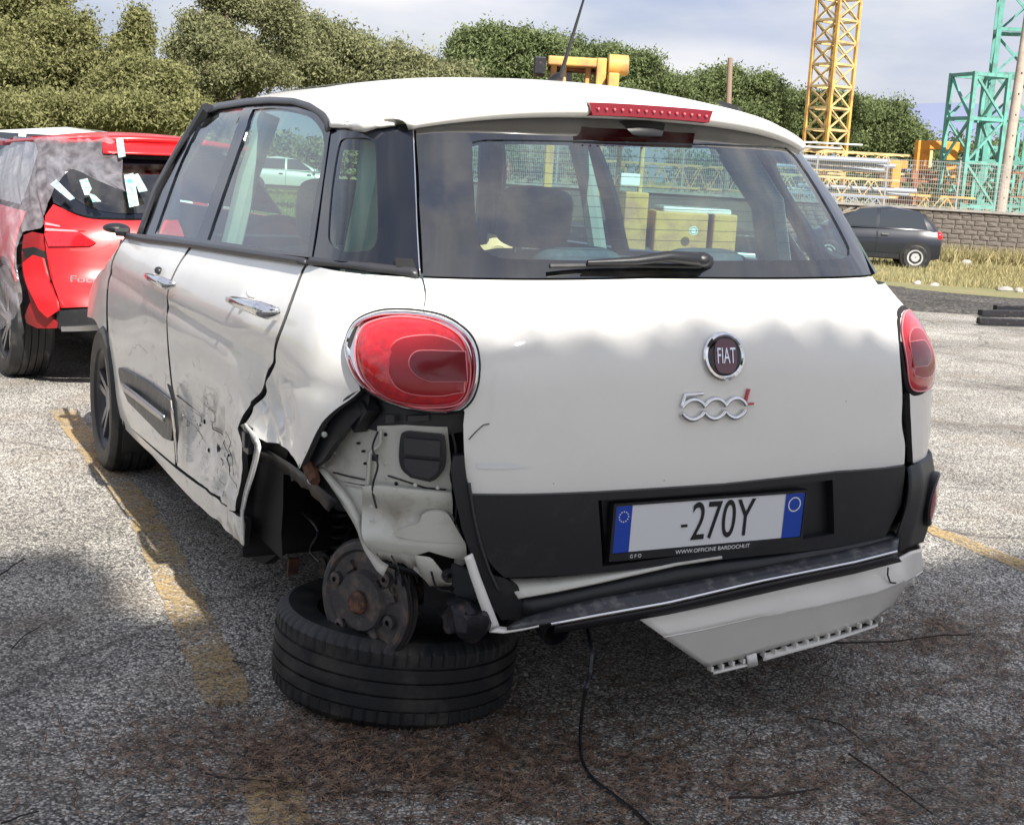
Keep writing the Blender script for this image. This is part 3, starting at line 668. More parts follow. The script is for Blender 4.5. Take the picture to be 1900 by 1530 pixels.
def ridge(name, uz, off, r, mat, parent, mirror=False, closed=True):
    off = off*.35 if mirror else off; uz = mir(uz) if mirror else uz; P3 = [BW.P(u, z, off, False) for u, z in uz]
    if closed: P3 = P3+[P3[0], P3[1]]
    m_ = MB(); m_.tube(P3, r, 6); return m_.build(name, mat, parent, True, 80)
for mr_ in (False, True):
    o1 = pxuz(BW, smooth_poly(lc), -.010); o2 = pxuz(BW, smooth_poly(ll), -.016); o3 = pxuz(BW, smooth_poly(l2), -.027); o4 = pxuz(BW, smooth_poly(l3), -.030)
    tl = dome('tail_lamp', o1, [(1.03, .03), (1.03, .002), (1.005, -.002), (.985, -.004)], mDark, car, mr_)
    if mr_: o2 = [(a_+(a_-sum(q_[0] for q_ in o2)/len(o2))*.07, b_+(b_-sum(q_[1] for q_ in o2)/len(o2))*.07) for a_, b_ in o2]
    else: dome('chrome_bezel', o1, [(.985, .002), (.985, -.006), (.965, -.012), (.93, -.015), (.905, -.012), (.895, -.002)], mChrome, tl, mr_)
    dome('lens', o2, [(1.0, .0), (.99, -.008), (.95, -.015), (.85, -.021), (.65, -.025), (.3, -.027)], mLensA, tl, mr_)
    off3 = -.0262
    dome('inner_lens', o3, [(1.0, -.018), (.985, off3), (.8, -.0285), (.3, -.0295)], mLensB, tl, mr_)
    dome('lens_core', o4, [(1.0, -.026), (.97, -.0315), (.4, -.0325)], mLensC, tl, mr_)
    ridge('lens_edge', o3, -.0245, .0016, mLensE, tl, mr_)
    ridge('core_edge', o4, -.0290, .0014, mLensE, tl, mr_)
    ridge('lens_outer_edge', [(u, z) for u, z in o2], -.010, .0022, mLensE, tl, mr_)
# --- right-hand side of the body
ua = BW.hit(1688, 740)[0]
q2 = [(ua, .99), (ua, .86), (ua+.01, .80), (ua+.035, .72), (ua+.055, .66), (PI-.25, .655), (PI+.0, .66), (PI+.12, .60), (PI+.26, .45), (PI+.52, .45), (PI+.66, .60)]
def side(name, yz, mat, off=0, g=.06, **k):   # outlines in (y, z) on the right side
    R0 = lambda z: BW.par(z)[0]+BW.par(z)[1]
    return panel(BW, name, [(PI+y-R0(z), z) for y, z in yz], mat, car, off, g=g, **k)
ar = lambda cy, r, a0, a1, n=10: [(cy+r*math.cos(a0+(a1-a0)*k/n), .33+r*math.sin(a0+(a1-a0)*k/n)) for k in range(n+1)]
R0 = lambda z: BW.par(z)[0]+BW.par(z)[1]
qr = [(ua, .98), (ua, .86), (ua+.01, .80), (ua+.03, .72), (ua+.05, .665)]+[(PI-.28, .655)]+[(PI+y-R0(z), z) for y, z in ar(0, .36, 2.4, .9)]+[(PI+y-R0(z), z) for y, z in ((.42, .7), (.28, .9), (.02, 1.10))]+[(PI-.6, 1.115), (2.27, 1.12), (2.20, 1.06)]
panel(BW, 'rear_quarter_panel', qr, mWhite, car, .001, g=.04)
side('rear_door', [(.06, 1.10), (.31, .9), (.44, .7), (.47, .48), (.47, .36), (1.2, .36), (1.25, .6), (1.27, 1.06)], mWhite)
side('front_door', [(1.28, 1.06), (1.26, .6), (1.21, .36), (2.3, .36), (2.36, .7), (2.30, 1.0)], mWhite)
side('sill', [(.36, .355), (.36, .27), (2.28, .27), (2.28, .355)], mWhite)
side('front_wing', [(2.31, 1.0), (2.38, .7), (2.30, .36)]+ar(2.612, .36, 2.75, .2)[0:]+[(3.15, .4), (3.3, .6), (3.3, .86)], mWhite)
sg = [(.0, 1.12), (.30, 1.48), (.75, 1.52), (1.3, 1.54), (1.9, 1.53), (2.25, 1.08), (1.2, 1.075)]
gA = [(.10, 1.13), (.34, 1.46), (.75, 1.50), (1.10, 1.515), (1.06, 1.095)]; gB = [(1.16, 1.095), (1.20, 1.515), (1.83, 1.51), (2.15, 1.09)]
toU = lambda l: [(PI+y-R0(z), z) for y, z in l]
panel(BW, 'window_frame', toU(sg), mBlackGl, car, .004, g=.06, holes=[toU(gA), toU(gB)])
panel(BW, 'rear_door_glass', toU(gA), mGlass, car, .01, g=.1, rim=0); panel(BW, 'front_door_glass', toU(gB), mGlass, car, .01, g=.1, rim=0)
qgm = mir(pxuz(BW, smooth_poly(qg))); qwm = mir(pxuz(BW, smooth_poly(qw)))
panel(BW, 'quarter_window_surround', qgm, mBlackGl, car, .003, g=.05, holes=[qwm]); panel(BW, 'quarter_glass', qwm, mGlass, car, .006, g=.1, rim=0)
strip('roof_rail_trim', [('u', PI+y-R0(z), z) for y, z in ((.02, 1.13), (.28, 1.49), (.75, 1.535), (1.3, 1.555), (1.92, 1.545), (2.28, 1.09))], [('u', PI+y-R0(z), z) for y, z in ((.06, 1.13), (.32, 1.47), (.75, 1.515), (1.3, 1.535), (1.87, 1.525), (2.22, 1.09))], mTrim, -.004, 40)
# --- bonnet, windscreen and nose (far side, only its top edge could show)
m_ = MB(); n = 14; rowsB = []
for y, zc, ze, wd in ((2.28, 1.04, 1.0, .74), (2.6, 1.0, .95, .76), (2.95, .93, .87, .76), (3.2, .84, .78, .72), (3.34, .70, .66, .66), (3.40, .5, .5, .64), (3.36, .24, .26, .66)):
    rowsB.append([(wd*(-1+2*i/n), y-.22*abs(-1+2*i/n)**3, zc+(ze-zc)*abs(-1+2*i/n)**2) for i in range(n+1)])
m_.v = [p for r in rowsB for p in r]; m_.f = [(j*(n+1)+i, j*(n+1)+i+1, (j+1)*(n+1)+i+1, (j+1)*(n+1)+i) for j in range(len(rowsB)-1) for i in range(n)]
m_.build('bonnet', mWhite, car, True, 50)
V = []; Fc = []
for j in range(7):
    t = j/6; y = 2.0+.42*t; z = 1.575-.54*t-.02*math.sin(PI*t); wd = .54+.16*t
    for i in range(11): a = -1+.2*i; V.append((wd*a, y-.12*abs(a)**2.5, z-.03*abs(a)**2))
for j in range(6):
    for i in range(10): k = j*11+i; Fc.append((k, k+1, k+12, k+11))
mesh_obj('windscreen', V, Fc, mGlass, car, True)
for s_ in (-1, 1):
    m_ = MB(); m_.tube([(s_*.57, 1.93, 1.53), (s_*.66, 2.12, 1.30), (s_*.73, 2.30, 1.04)], .035, 8); m_.build('windscreen_pillar', mBlackPl, car, True)
# door mirror (left, just the stub that shows) and right one
m_ = MB(); q = sp(240, 430, -.0); m_.tube([q, q+Vector((-.05, .02, .0))], .02, 8); m_.ball(q+Vector((-.045, .05, .012)), (.055, .05, .022), 12, 8); m_.build('door_mirror', mBlackPl, car, True)
m_ = MB(); m_.ball((.92, 2.1, 1.06), (.1, .06, .075), 14, 10); m_.build('door_mirror', mWhite, car, True)

# --- door handles and side moulding
for cx, cy, w2_, h2, sz in ((461, 567, 36, 12, 1.0), (290, 519, 19, 9, .95)):
    a, b = sp(cx-w2_, cy-h2, -.028), sp(cx+w2_, cy+h2*.95, -.034); m = (a+b)/2+Vector((-.012, 0, .004))
    m_ = MB(); rr_ = .0135*sz
    m_.tube([a+Vector((.028, 0, 0)), a, a.lerp(m, .35), m, b.lerp(m, .35), b, b+Vector((.028, 0, 0))], [rr_*.6, rr_*.8, rr_*1.05, rr_*1.25, rr_*1.5, rr_*1.4, rr_*.8], 12)
    hd = m_.build('door_handle', mChrome, car, True, 80)
    lk = sp(cx+6 if w2_ > 30 else cx+4, cy-22 if w2_ > 30 else cy-17, -.006); m_ = MB(); m_.ball(lk, (.014, .022, .014), 14, 8); m_.build('lock_cover', mWhiteS if w2_ > 30 else mAlloyD, hd, True)
mo = [(219, 686, 's'), (227, 684, 's'), (260, 706, 's'), (309, 743), (314, 780), (313, 818), (300, 812), (236, 745), (224, 715, 's')]
pp('side_moulding', mo, mBlackStep, off=-.012)
sm1 = strip('moulding_insert', [(226, 709), (250, 727), (285, 755), (305, 771)], [(228, 724), (251, 741), (285, 768), (304, 782)], mAlloy, -.020, 16, .006)
for k, (r0, px) in enumerate(((.0030, [(320, 734), (346, 760), (379, 796), (398, 822), (411, 852), (421, 888)]), (.0022, [(375, 825), (392, 852), (405, 871)]), (.0018, [(362, 734), (369, 744), (366, 754)]), (.0028, [(408, 802), (416, 822), (423, 855), (421, 894)]), (.0020, [(379, 793), (398, 812), (411, 835)]), (.0016, [(385, 870), (396, 905), (410, 930)]), (.0014, [(340, 760), (352, 775), (358, 790)]), (.0016, [(414, 870), (425, 900), (424, 920)]), (.0012, [(350, 735), (372, 765), (390, 790)]), (.0012, [(330, 770), (350, 800), (372, 842)]))):
    P = []
    for a_, b_ in zip(px, px[1:]):
        for t in (0, .33, .66): u_, z_ = BW.hit(a_[0]+(b_[0]-a_[0])*t+random.uniform(-1, 1), a_[1]+(b_[1]-a_[1])*t+random.uniform(-1, 1)); P.append(BW.P(u_, z_, -.0005))
    m_ = MB(); m_.tube(P, [r0*.62*(.2+1.0*random.random()) for _ in P], 5); m_.build('gouge', mDark, car)
for x, y, r0 in ((359, 783, .010), (351, 790, .006), (366, 836, .009), (415, 845, .006)):
    u_, z_ = BW.hit(x, y); m_ = MB(); m_.ball(BW.P(u_, z_, .001), (.003, r0*.6, r0*.8), 8, 6); m_.build('gouge', mDark, car)
strip('torn_door_edge', [(311, 712), (320, 742), (325, 800), (325, 822)], [(317, 716), (327, 745), (331, 800), (329, 822)], mDark, -.006, 16, .004)
strip('bent_door_edge', [(317, 757), (322, 800), (326, 858)], [(321, 757), (326, 800), (330, 858)], mChrome, -.010, 16, .003)

# --- bared structure at the crushed left rear corner
def sheet(name, px, off, mat, **k): return pp(name, px, mat, off, **k)
sheet('torn_edge_rail', [(667, 722), (640, 743), (601, 778), (584, 806), (567, 842), (554, 870), (583, 866), (600, 852), (618, 826), (650, 790), (680, 760), (682, 730)], .022, mBlackPl, g=.02)
m_ = MB()
for k in range(13):
    t = k/12; a = Vector(sp(667, 727, .02)).lerp(Vector(sp(601, 782, .02)), min(1, t*2)) if t < .5 else Vector(sp(601, 782, .02)).lerp(Vector(sp(562, 862, .02)), t*2-1)
    b = Vector(sp(684, 738, .045)).lerp(Vector(sp(630, 810, .045)), min(1, t*2)) if t < .5 else Vector(sp(630, 810, .045)).lerp(Vector(sp(590, 858, .045)), t*2-1)
    m_.bar(a, b, .007, .012)
m_.build('rail_ribs', mTrim, car)
m_ = MB(); m_.ball(sp(602, 806, .004), .007, 10, 6); m_.build('rail_clip', mLiner, car)
loft(BW, 'rail_lip', [([(669, 720), (642, 738), (600, 776), (583, 804), (566, 838), (553, 869)], .002), ([(674, 728), (646, 746), (606, 781), (590, 808), (574, 840), (561, 868)], .012)], mTrim, car, 30, 1, .004)
sheet('inner_side_panel', [(648, 790), (680, 770), (704, 790), (703, 823), (686, 838), (681, 900), (640, 893), (600, 878), (588, 866), (600, 850), (620, 822)], .060, mCream, g=.02)
sheet('rear_corner_post', [(700, 790), (750, 788), (830, 792), (836, 850), (838, 915), (760, 918), (676, 908), (679, 880), (683, 840), (701, 824)], .044, mCream, g=.025)
loft(BW, 'post_edge', [([(703, 797), (702, 823), (683, 839), (679, 902)], .040), ([(708, 797), (707, 825), (688, 841), (684, 903)], .034)], mCream, car, 20, 1, .003)
sheet('lower_corner_panel', [(676, 900), (700, 898, 's'), (760, 905, 's'), (836, 912), (842, 960), (862, 1008), (866, 1040), (840, 1036), (795, 1020), (770, 1030), (706, 1018), (683, 1014), (673, 985, 's'), (669, 950, 's'), (672, 925, 's')], .028, mCream, g=.022, bulge=lambda p: .012*math.sin(p[1]*55))
sheet('corner_pressing', [(775, 972, 's'), (784, 955, 's'), (806, 948, 's'), (830, 953, 's'), (850, 985, 's'), (864, 1008), (780, 1003, 's'), (728, 990, 's')], .016, mCream, g=.02)
loft(BW, 'flange_strip', [([(588, 868), (619, 908), (640, 935), (658, 966), (668, 1000), (676, 1022), (700, 1060), (711, 1068)], .035), ([(600, 866), (632, 902), (652, 928), (670, 960), (677, 994), (688, 1014), (708, 1040), (721, 1048)], .045)], mCream, car, 36, 1, .003)
loft(BW, 'crumpled_flange', [([(590, 868), (625, 886), (655, 900), (680, 903)], .062), ([(620, 912), (642, 930), (660, 950), (672, 965)], .055), ([(655, 965), (664, 985), (670, 1000), (676, 1015)], .06)], mCream, car, 20, 3, .003)
m_ = MB(); q = sp(578, 878, .02); m_.tube([q+Vector((0, .02, .015)), q, q+Vector((.0, -.03, -.012))], [.016, .018, .012], 8); m_.build('rusty_tab', mRust, car, True)
m_ = MB(); m_.lathe([(.004, 0), (.0095, 0), (.0095, .004), (.004, .004)], 14, sp(577, 891, .015), rotm('X', PI/2)); m_.build('tab_eye', mCream, car)
for x, y in ((696, 849), (658, 828), (672, 866), (668, 843)):
    m_ = MB(); M4 = frame_on(BW, *BW.hit(x, y, .03), .03 if x > 690 else .055); m_.box((0, 0, 0), (.012 if x > 690 else .005, .014 if x > 690 else .005, .008)); m_.v = [tuple(M4@Vector(v)) for v in m_.v]; m_.build('plug_hole', mSteelD, car)
# crease lines of sealant
for l in ([(720, 882), (745, 890), (790, 905), (828, 908)], [(618, 876), (650, 884), (680, 890)], [(705, 915), (715, 921), (760, 918)]):
    P = [sp(x, y, .042 if x > 690 else .057) for x, y in l]; m_ = MB(); m_.tube(P, .002, 5); m_.build('sealant_bead', mSteelD, car)
# vent flap
vo_ = [(744, 806, 's'), (756, 800), (818, 806), (826, 816, 's'), (827, 862, 's'), (812, 886, 's'), (798, 894), (762, 886), (745, 870, 's'), (740, 845, 's')]
vent = sheet('pressure_vent', vo_, .030, mBlackPl, g=.02, rim=.02)
u0_ = [(750, 812), (817, 818), (816, 848), (750, 842)]; u1_ = [(750, 850), (816, 856), (812, 876, 's'), (796, 888), (766, 882), (752, 868, 's')]
for l, o_ in ((u0_, .022), (u1_, .020)):
    f_o = ppanel(BW, 'vent_flap', l, mTrim, vent, o_, g=.03, rim=.012)
# dark recess below the lamp, behind everything
sheet('lamp_carrier', [(666, 728), (700, 738), (760, 756), (860, 764), (862, 800), (830, 806), (760, 800), (700, 800), (665, 790), (655, 770), (672, 750)], .050, mBlackPl, g=.03)
m_ = MB(); q0, q1 = sp(688, 752, .03), sp(664, 792, .045); m_.bar(q0, q1, .035, .03); m_.build('lamp_bracket', mBlackPl, car)
m_ = MB(); m_.box(sp(722, 776, .03), (.02, .01, .018)); m_.build('carrier_clip', mTrim, car); m_ = MB(); m_.box(sp(775, 775, .035), (.05, .01, .012)); m_.build('carrier_clip', mTrim, car)
panel(BW, 'dark_backing', [(.52, 1.02), (PI-.2, 1.02), (PI-.2, .36), (.56, .36), (.56, .62), (.3, .70), (.3, .95)], mDark, car, .10, g=.09, rim=0)

panel(BW, 'dark_backing', [(-3.0, .98), (-3.0, .4), (-2.0, .30), (-.2, .33), (-.15, .5), (-.15, .98)], mDark, car, .045, g=.12, rim=0)  # added dark sheet, its colour standing in for shade behind the door gaps
panel(BW, 'bumper_backing', [(.95, .66), (PI-.1, .66), (PI-.1, .38), (1.1, .38)], mBlackPl, car, .030, g=.09, rim=0)
def ua(z): return [('u', PI-.38+.38*k/5, z) for k in range(6)]
U1 = PI-.62
# --- lower bumper: black bracket, step, bright strip, hanging white skin
sheet('bumper_bracket', [(836, 872), (842, 846), (860, 844), (866, 886), (876, 925), (886, 1000), (908, 1066), (936, 1072), (962, 1088), (976, 1146), (930, 1150), (905, 1110), (878, 1040), (858, 985), (846, 930)], -.010, mBlackPl, g=.02, rim=.03)
loft(BW, 'bumper_bracket_edge', [([(868, 895), (878, 960), (890, 1010), (906, 1058), (925, 1100)], -.020), ([(872, 895), (882, 960), (894, 1010), (909, 1056), (928, 1098)], -.016)], mTrim, car, 24, 1, .004)
loft(BW, 'torn_bumper_end', [([(862, 1034), (873, 1070), (890, 1120), (908, 1171)], -.035), ([(876, 1026), (890, 1068), (908, 1115), (927, 1163)], -.028)], mWhite, car, 20, 1, .005)
loft(BW, 'torn_bumper_end', [([(908, 1172), (934, 1174), (970, 1168), (1000, 1161)], -.055), ([(925, 1162), (940, 1164), (970, 1160), (1000, 1156)], -.04)], mWhite, car, 16, 1, .004)
loft(BW, 'load_sill', [([(938, 1074), (1000, 1072), (1114, 1058), (1239, 1043), (1330, 1030)], .015), ([(962, 1110), (1030, 1098), (1110, 1081), (1256, 1047), (1340, 1034)], -.02)], mCream, car, 30, 2, .006)
stepA = [(962, 1104), (1030, 1094), (1109, 1078), (1256, 1046), (1412, 1029), (1517, 1012), (1603, 998), (1655, 985)]
stepB = [(974, 1146), (1030, 1130), (1100, 1112), (1250, 1086), (1412, 1055), (1517, 1033), (1603, 1014), (1668, 996)]
stepC = [(940, 1166), (1030, 1155), (1100, 1142), (1239, 1117), (1412, 1077), (1500, 1058), (1586, 1041), (1664, 1022)]
loft(BW, 'bumper_face', [(stepA, .000), (stepB, -.020)], mBlackPl, car, 40, 2, .006)
loft(BW, 'bumper_step', [(stepB, -.020), (stepC, -.055)], mBlackStep, car, 40, 3, .008)
def shift(l, dy): return [(x, y+dy) for x, y in l]
loft(BW, 'bright_strip', [([(1022, 1155), (1100, 1140), (1239, 1115), (1412, 1075), (1586, 1040), (1664, 1020)], -.059), ([(1023, 1160), (1100, 1146), (1239, 1121), (1412, 1080), (1586, 1045), (1665, 1025)], -.061)], mChrome, car, 40, 1, .004)
loft(BW, 'bumper_underlip', [(shift(stepC[1:], 6), -.056), ([(1028, 1172), (1100, 1162), (1239, 1138), (1412, 1100), (1500, 1080), (1586, 1062), (1672, 1040)], -.045)], mBlackPl, car, 40, 2, .006)
# right end of the bumper wraps round the corner
pu, pz = BW.hit(1690, 920, -.03)
U1 = PI-.62
loft(BW, 'bumper_corner', [([(1683, 866), (1703, 858), *ua(.666)], -.004), ([(1686, 900), (1710, 890), *ua(.60)], -.018), ([(1680, 945), (1706, 935), *ua(.53)], -.022), ([(1664, 995), (1690, 985), *ua(.458)], -.022), ([(1664, 1024), (1686, 1013), *ua(.418)], -.020)], mBlackPl, car, 44, 3, .008)
loft(BW, 'bumper_skin', [
    ([(1181, 1145), (1308, 1124), (1447, 1089), (1586, 1061), (1655, 1040), (1690, 1022), *ua(.398)], -.022),
    ([(1230, 1180), (1308, 1165), (1412, 1141), (1517, 1120), (1621, 1096), (1675, 1074), *ua(.338)], -.040),
    ([(1236, 1185), (1310, 1171), (1414, 1147), (1520, 1126), (1624, 1101), (1676, 1080), *ua(.328)], -.035),
    ([(1310, 1236), (1380, 1218), (1447, 1197), (1540, 1174), (1621, 1147), (1662, 1122), *ua(.233)], -.015)], mWhite, car, 60, 5, .005)
loft(BW, 'bumper_lip', [([(1322, 1243), (1392, 1226)], -.012), ([(1324, 1250), (1392, 1234)], -.026)], mWhite, car, 10, 1, .005)
loft(BW, 'bumper_lip', [([(1416, 1212), (1470, 1197), (1540, 1180), (1628, 1153)], -.012), ([(1416, 1226), (1472, 1210), (1542, 1191), (1629, 1160)], -.026)], mWhite, car, 24, 1, .005)
loft(BW, 'bumper_tab', [([(1385, 1216), (1403, 1211)], -.022), ([(1388, 1238), (1406, 1233)], -.027)], mWhite, car, 6, 1, .004)
for k in range(17):
    m_ = MB(); t = k/16; x = 1318+(1632-1318)*t; y = 1244-(1244-1152)*t**1.08
    if 1378 < x < 1416: continue
    m_.box(sp(x, y-5, -.017), (.006, .02, .012)); m_.build('lip_rib', mWhite, car)
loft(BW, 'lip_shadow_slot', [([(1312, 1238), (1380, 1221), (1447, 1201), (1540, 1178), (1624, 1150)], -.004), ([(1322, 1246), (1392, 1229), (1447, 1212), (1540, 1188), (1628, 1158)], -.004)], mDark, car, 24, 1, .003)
m_ = MB(); a = [sp(1648, 1052, -.036), sp(1647, 1066, -.042), sp(1652, 1080, -.042), sp(1662, 1081, -.040)]; m_.tube(a, .0022, 5); m_.build('skin_crack', mDark, car)
m_ = MB(); a = [sp(880, 815, -.003), sp(868, 812, -.003)]; a = [sp(908, 786, -.001), sp(897, 788, -.001), sp(884, 800, -.001), sp(870, 815, -.001)]; m_.tube(a, .0012, 5); m_.build('tailgate_scratch', mSteelD, car)
# reflector in the bumper corner
rc = [('u', 0, 0)]; cu_ = BW.hit(1719, 925, -.05)[0]
cu_ = PI-.52; outl = [(PI-.40+.085*math.cos(2*PI*k/24), .545+.068*math.sin(2*PI*k/24)) for k in range(24)]
rf = dome('reflector', outl, [(1.1, -.010), (1.1, -.026), (1.0, -.029), (.95, -.026)], mBlackPl, car); dome('reflector_lens', outl, [(.93, -.02), (.9, -.028), (.4, -.031)], mLensA, rf)
# black corner grille, tow cover, cable, silencer
m_ = MB()
for k in range(5):
    a, b = sp(838+k*2, 1052+k*13, .02), sp(876+k*3, 1066+k*14, .0); m_.bar(a, b, .010, .02)
m_.build('broken_grille', mBlackPl, car)
m_ = MB(); m_.lathe([(.006, 0), (.016, 0), (.016, .01), (.006, .01)], 18, sp(831, 1066, .02), rotm('X', PI/2)); m_.build('parking_sensor', mSteelD, car)
loft(BW, 'torn_flap', [([(770, 1030), (800, 1034), (838, 1083)], .02), ([(778, 1062), (798, 1086), (836, 1086)], .04)], mCream, car, 12, 2, .003)
loft(BW, 'torn_lining', [([(708, 1020), (740, 1032), (778, 1040)], .05), ([(720, 1050), (752, 1064), (790, 1072)], .07)], mSteelD, car, 14, 3, .004)
for k, (a, b) in enumerate((((700, 1040), (790, 1066)), ((752, 1035), (800, 1080)))):
    m_ = MB(); m_.tube([sp(*a, .05), sp(*b, .055)], .006, 6); m_.build('bent_rod', mCream if k else mSteelD, car)
m_ = MB()
q = sp(862, 1140, .0); m_.ball(q, (.045, .085, .035), 18, 12); m_.v = [tuple(Vector(v)+Vector(noise.noise_vector(Vector(v)*22))*.03) for v in m_.v]; m_.build('bumper_foam', mSteelD, car, True, 25)
m_ = MB(); q = sp(1040, 1180, .03)+Vector((0, .02, .0)); m_.lathe([(.034, -.2), (.036, .0), (.032, .0), (.030, -.2)], 20, q, rotm('X', PI/2+.3)); m_.build('exhaust_tip', mSteelD, car, True)
m_ = MB(); m_.ball((-.1, .0, .27), (.30, .16, .085), 20, 12); m_.build('silencer', mSteelD, car, True)

# --- underbody, wheel wells, suspension
m_ = MB(); m_.box((.0, 1.75, .30), (1.40, 2.6, .05)); m_.box((.18, -.05, .34), (1.0, .95, .05)); m_.box((.05, -.36, .42), (.8, .36, .04)); m_.box((.25, .05, .36), (1.0, .9, .06)); m_.build('floor_pan', mDark, car)
for s_ in (-1, 1): m_ = MB(); m_.box((s_*.65, 1.28, .40), (.36, 1.72, .22)); m_.build('sill_box', mDark, car)
def liner(cx, cy, a0, a1, x0, x1, r, name='wheel_liner'):
    m_ = MB(); n = 26
    for k in range(n+1):
        a = a0+(a1-a0)*k/n
        for x in (x0, (x0+x1)/2, x1): m_.v.append((x, cy+r*math.cos(a), .33+r*math.sin(a)+.0))
    m_.f = [(3*k+i, 3*k+i+1, 3*k+4+i, 3*k+3+i) for k in range(n) for i in range(2)]
    o = m_.build(name, mDark, car, True); s_ = o.modifiers.new('thickness', 'SOLIDIFY'); s_.thickness = .006
    return o
liner(0, 0, -.20, 1.75, -.835, -.50, .372)
liner(0, 0, -.6, 3.7, .50, .86, .36); liner(0, 2.612, -.5, 3.65, .50, .84, .36); liner(0, 2.612, -.5, 3.65, -.84, -.50, .36)
m_ = MB(); m_.prism([(.42*math.cos(PI*k/14)+0, .30+.42*math.sin(PI*k/14)) for k in range(15)], 1, lambda x, y, d: Vector((-.50+.02*d, x, y)))
m_.build('inner_wing', mDark, car)
m_ = MB(); pts = [plane_hit(x, y, 0, -.66) for x, y in ((476, 880), (462, 1024), (470, 1040), (490, 1046), (512, 1030), (520, 1005), (560, 1000), (580, 960), (560, 880), (500, 860))]
m_.add([tuple(p) for p in pts]+[(p.x+.03, p.y, p.z) for p in pts], [tuple(range(10)), tuple(range(19, 9, -1))]+[(i, i+10, (i+1) % 10+10, (i+1) % 10) for i in range(10)]); m_.build('mud_flap', mDark, car)
# torn edges, welds, loose wires
for k, (x, y) in enumerate(((715, 806), (714, 860), (716, 885), (735, 897), (770, 900), (812, 905), (690, 915), (689, 940), (688, 965), (692, 990), (620, 840), (645, 800), (820, 925), (724, 930))):
    o_w = .043 if y < 900 and x > 700 else (.059 if x < 660 else .026)
    u_, z_ = BW.hit(x, y, o_w); M4 = frame_on(BW, u_, z_, o_w); m_ = MB(); m_.lathe([(0, .0015), (.003, .0012), (.0045, 0), (.0045, -.002)], 8); m_.v = [tuple(M4@Vector(v)) for v in m_.v]; m_.build('spot_weld', mCream if k % 3 else mSteelD, car, True)
def ragged(name, top, bot, off, mat, amp, n=30, sd=3):
    rn = random.Random(sd); A_r = resamp([Vector((x, y, 0)) for x, y in top], n); B_r = resamp([Vector((x, y, 0)) for x, y in bot], n)
    ra = [(p.x, p.y) for p in A_r]; rb = [(p.x+rn.uniform(-amp, amp), p.y+rn.uniform(-amp, amp)) for p in B_r]; return loft(BW, name, [(ra, off), (rb, off+.02)], mat, car, n, 2, .0025)
ragged('torn_sheet_edge', [(684, 1012), (706, 1016), (770, 1030), (800, 1036)], [(700, 1030), (722, 1042), (776, 1052), (812, 1070)], .03, mCream, 5)
ragged('torn_sheet_edge', [(836, 960), (858, 1000), (866, 1040)], [(822, 985), (838, 1022), (846, 1060)], .05, mCream, 4, 16, 5)
ragged('torn_sheet_edge', [(640, 896), (676, 902), (700, 904)], [(644, 910), (672, 918), (690, 922)], .055, mCream, 3, 14, 9)
ragged('torn_liner_edge', [(470, 828), (500, 836), (540, 860), (580, 890), (625, 930)], [(470, 850), (502, 858), (536, 884), (574, 912), (612, 950)], .03, mBlackPl, 5, 26, 12)
for k, (l, r0) in enumerate((([(700, 800), (690, 830), (700, 862), (690, 905), (700, 950)], .0025), ([(838, 800), (846, 840), (836, 880), (848, 930), (842, 985)], .003), ([(726, 1030), (740, 1062), (722, 1090), (742, 1110)], .0022), ([(800, 1060), (812, 1092), (840, 1100), (852, 1130)], .0028), ([(560, 950), (590, 985), (575, 1020), (598, 1046)], .003))):
    P = [sp(x, y, .02 if k < 4 else .10)+Vector((0, -.004*(k == 0), 0)) for x, y in l]; Q = []
    for i_ in range(len(P)-1):
        p0 = P[max(i_-1, 0)]; p1, p2 = P[i_], P[i_+1]; p3 = P[min(i_+2, len(P)-1)]
        for t in (0, .25, .5, .75): Q.append(.5*((2*p1)+(-p0+p2)*t+(2*p0-5*p1+4*p2-p3)*t*t+(-p0+3*p1-3*p2+p3)*t**3))
    m_ = MB(); m_.tube(Q, r0, 6); m_.build('loose_wire', mBlackPl, car, True)
m_ = MB(); q = sp(735, 1056, .05)
for k in range(5): m_.bar(q+Vector((.018*k, .01*k, -.004*k)), q+Vector((.018*k+.012, .03, -.045-.006*(k % 3))), .006, .003)
m_.build('shredded_foam', mSteelD, car)
# drum brake and axle
hc = plane_hit(682, 1112, 0, -.70)
Rh = rotm('Z', PI/2)@rotm('X', PI/2)     # local z -> -x (outwards left)
Rh = Matrix(((0, 0, -1), (0, 1, 0), (1, 0, 0)))
Rh = rotm('Z', .46)@rotm('Y', .04)@Rh
Rh3 = Rh.copy(); Rh = Rh@Matrix.Diagonal((1.12, 1.12, 1))
m_ = MB(); m_.lathe([(.0, -.028), (.118, -.028), (.128, -.024), (.128, .012), (.123, .017), (.112, .018), (.106, .010), (.07, .012), (.062, .03), (.0, .03)], 56, hc, Rh)
drum = m_.build('brake_drum', mHub, car, True, 30)
m_ = MB(); m_.lathe([(.127, -.004), (.1345, -.002), (.1345, .004), (.127, .005)], 56, hc, Rh, True); m_.build('drum_rim', mAlloyD, drum, True)
m_ = MB(); m_.lathe([(0, .03), (.026, .03), (.026, .040), (.020, .046), (0, .046)], 24, hc, Rh); m_.build('hub_boss', mRustD, drum, True, 30)
for k in range(5):
    a = 2*PI*k/5+.5; m_ = MB(); m_.lathe([(.004, .01), (.013, .012), (.013, .022), (.0, .022)], 12, hc+Rh@Vector((.058*math.cos(a), .058*math.sin(a), 0)), Rh); m_.build('wheel_bolt', mSteelD, drum, True, 30)
for a, d in ((1.2, .088), (2.4, .092), (-1.9, .086), (-.8, .09)):
    m_ = MB(); m_.lathe([(.006, .008), (.016, .012), (.015, .024), (.006, .026)], 12, hc+Rh@Vector((d*math.cos(a), d*math.sin(a), 0)), Rh); m_.build('drum_lug', mHub, drum, True, 30)
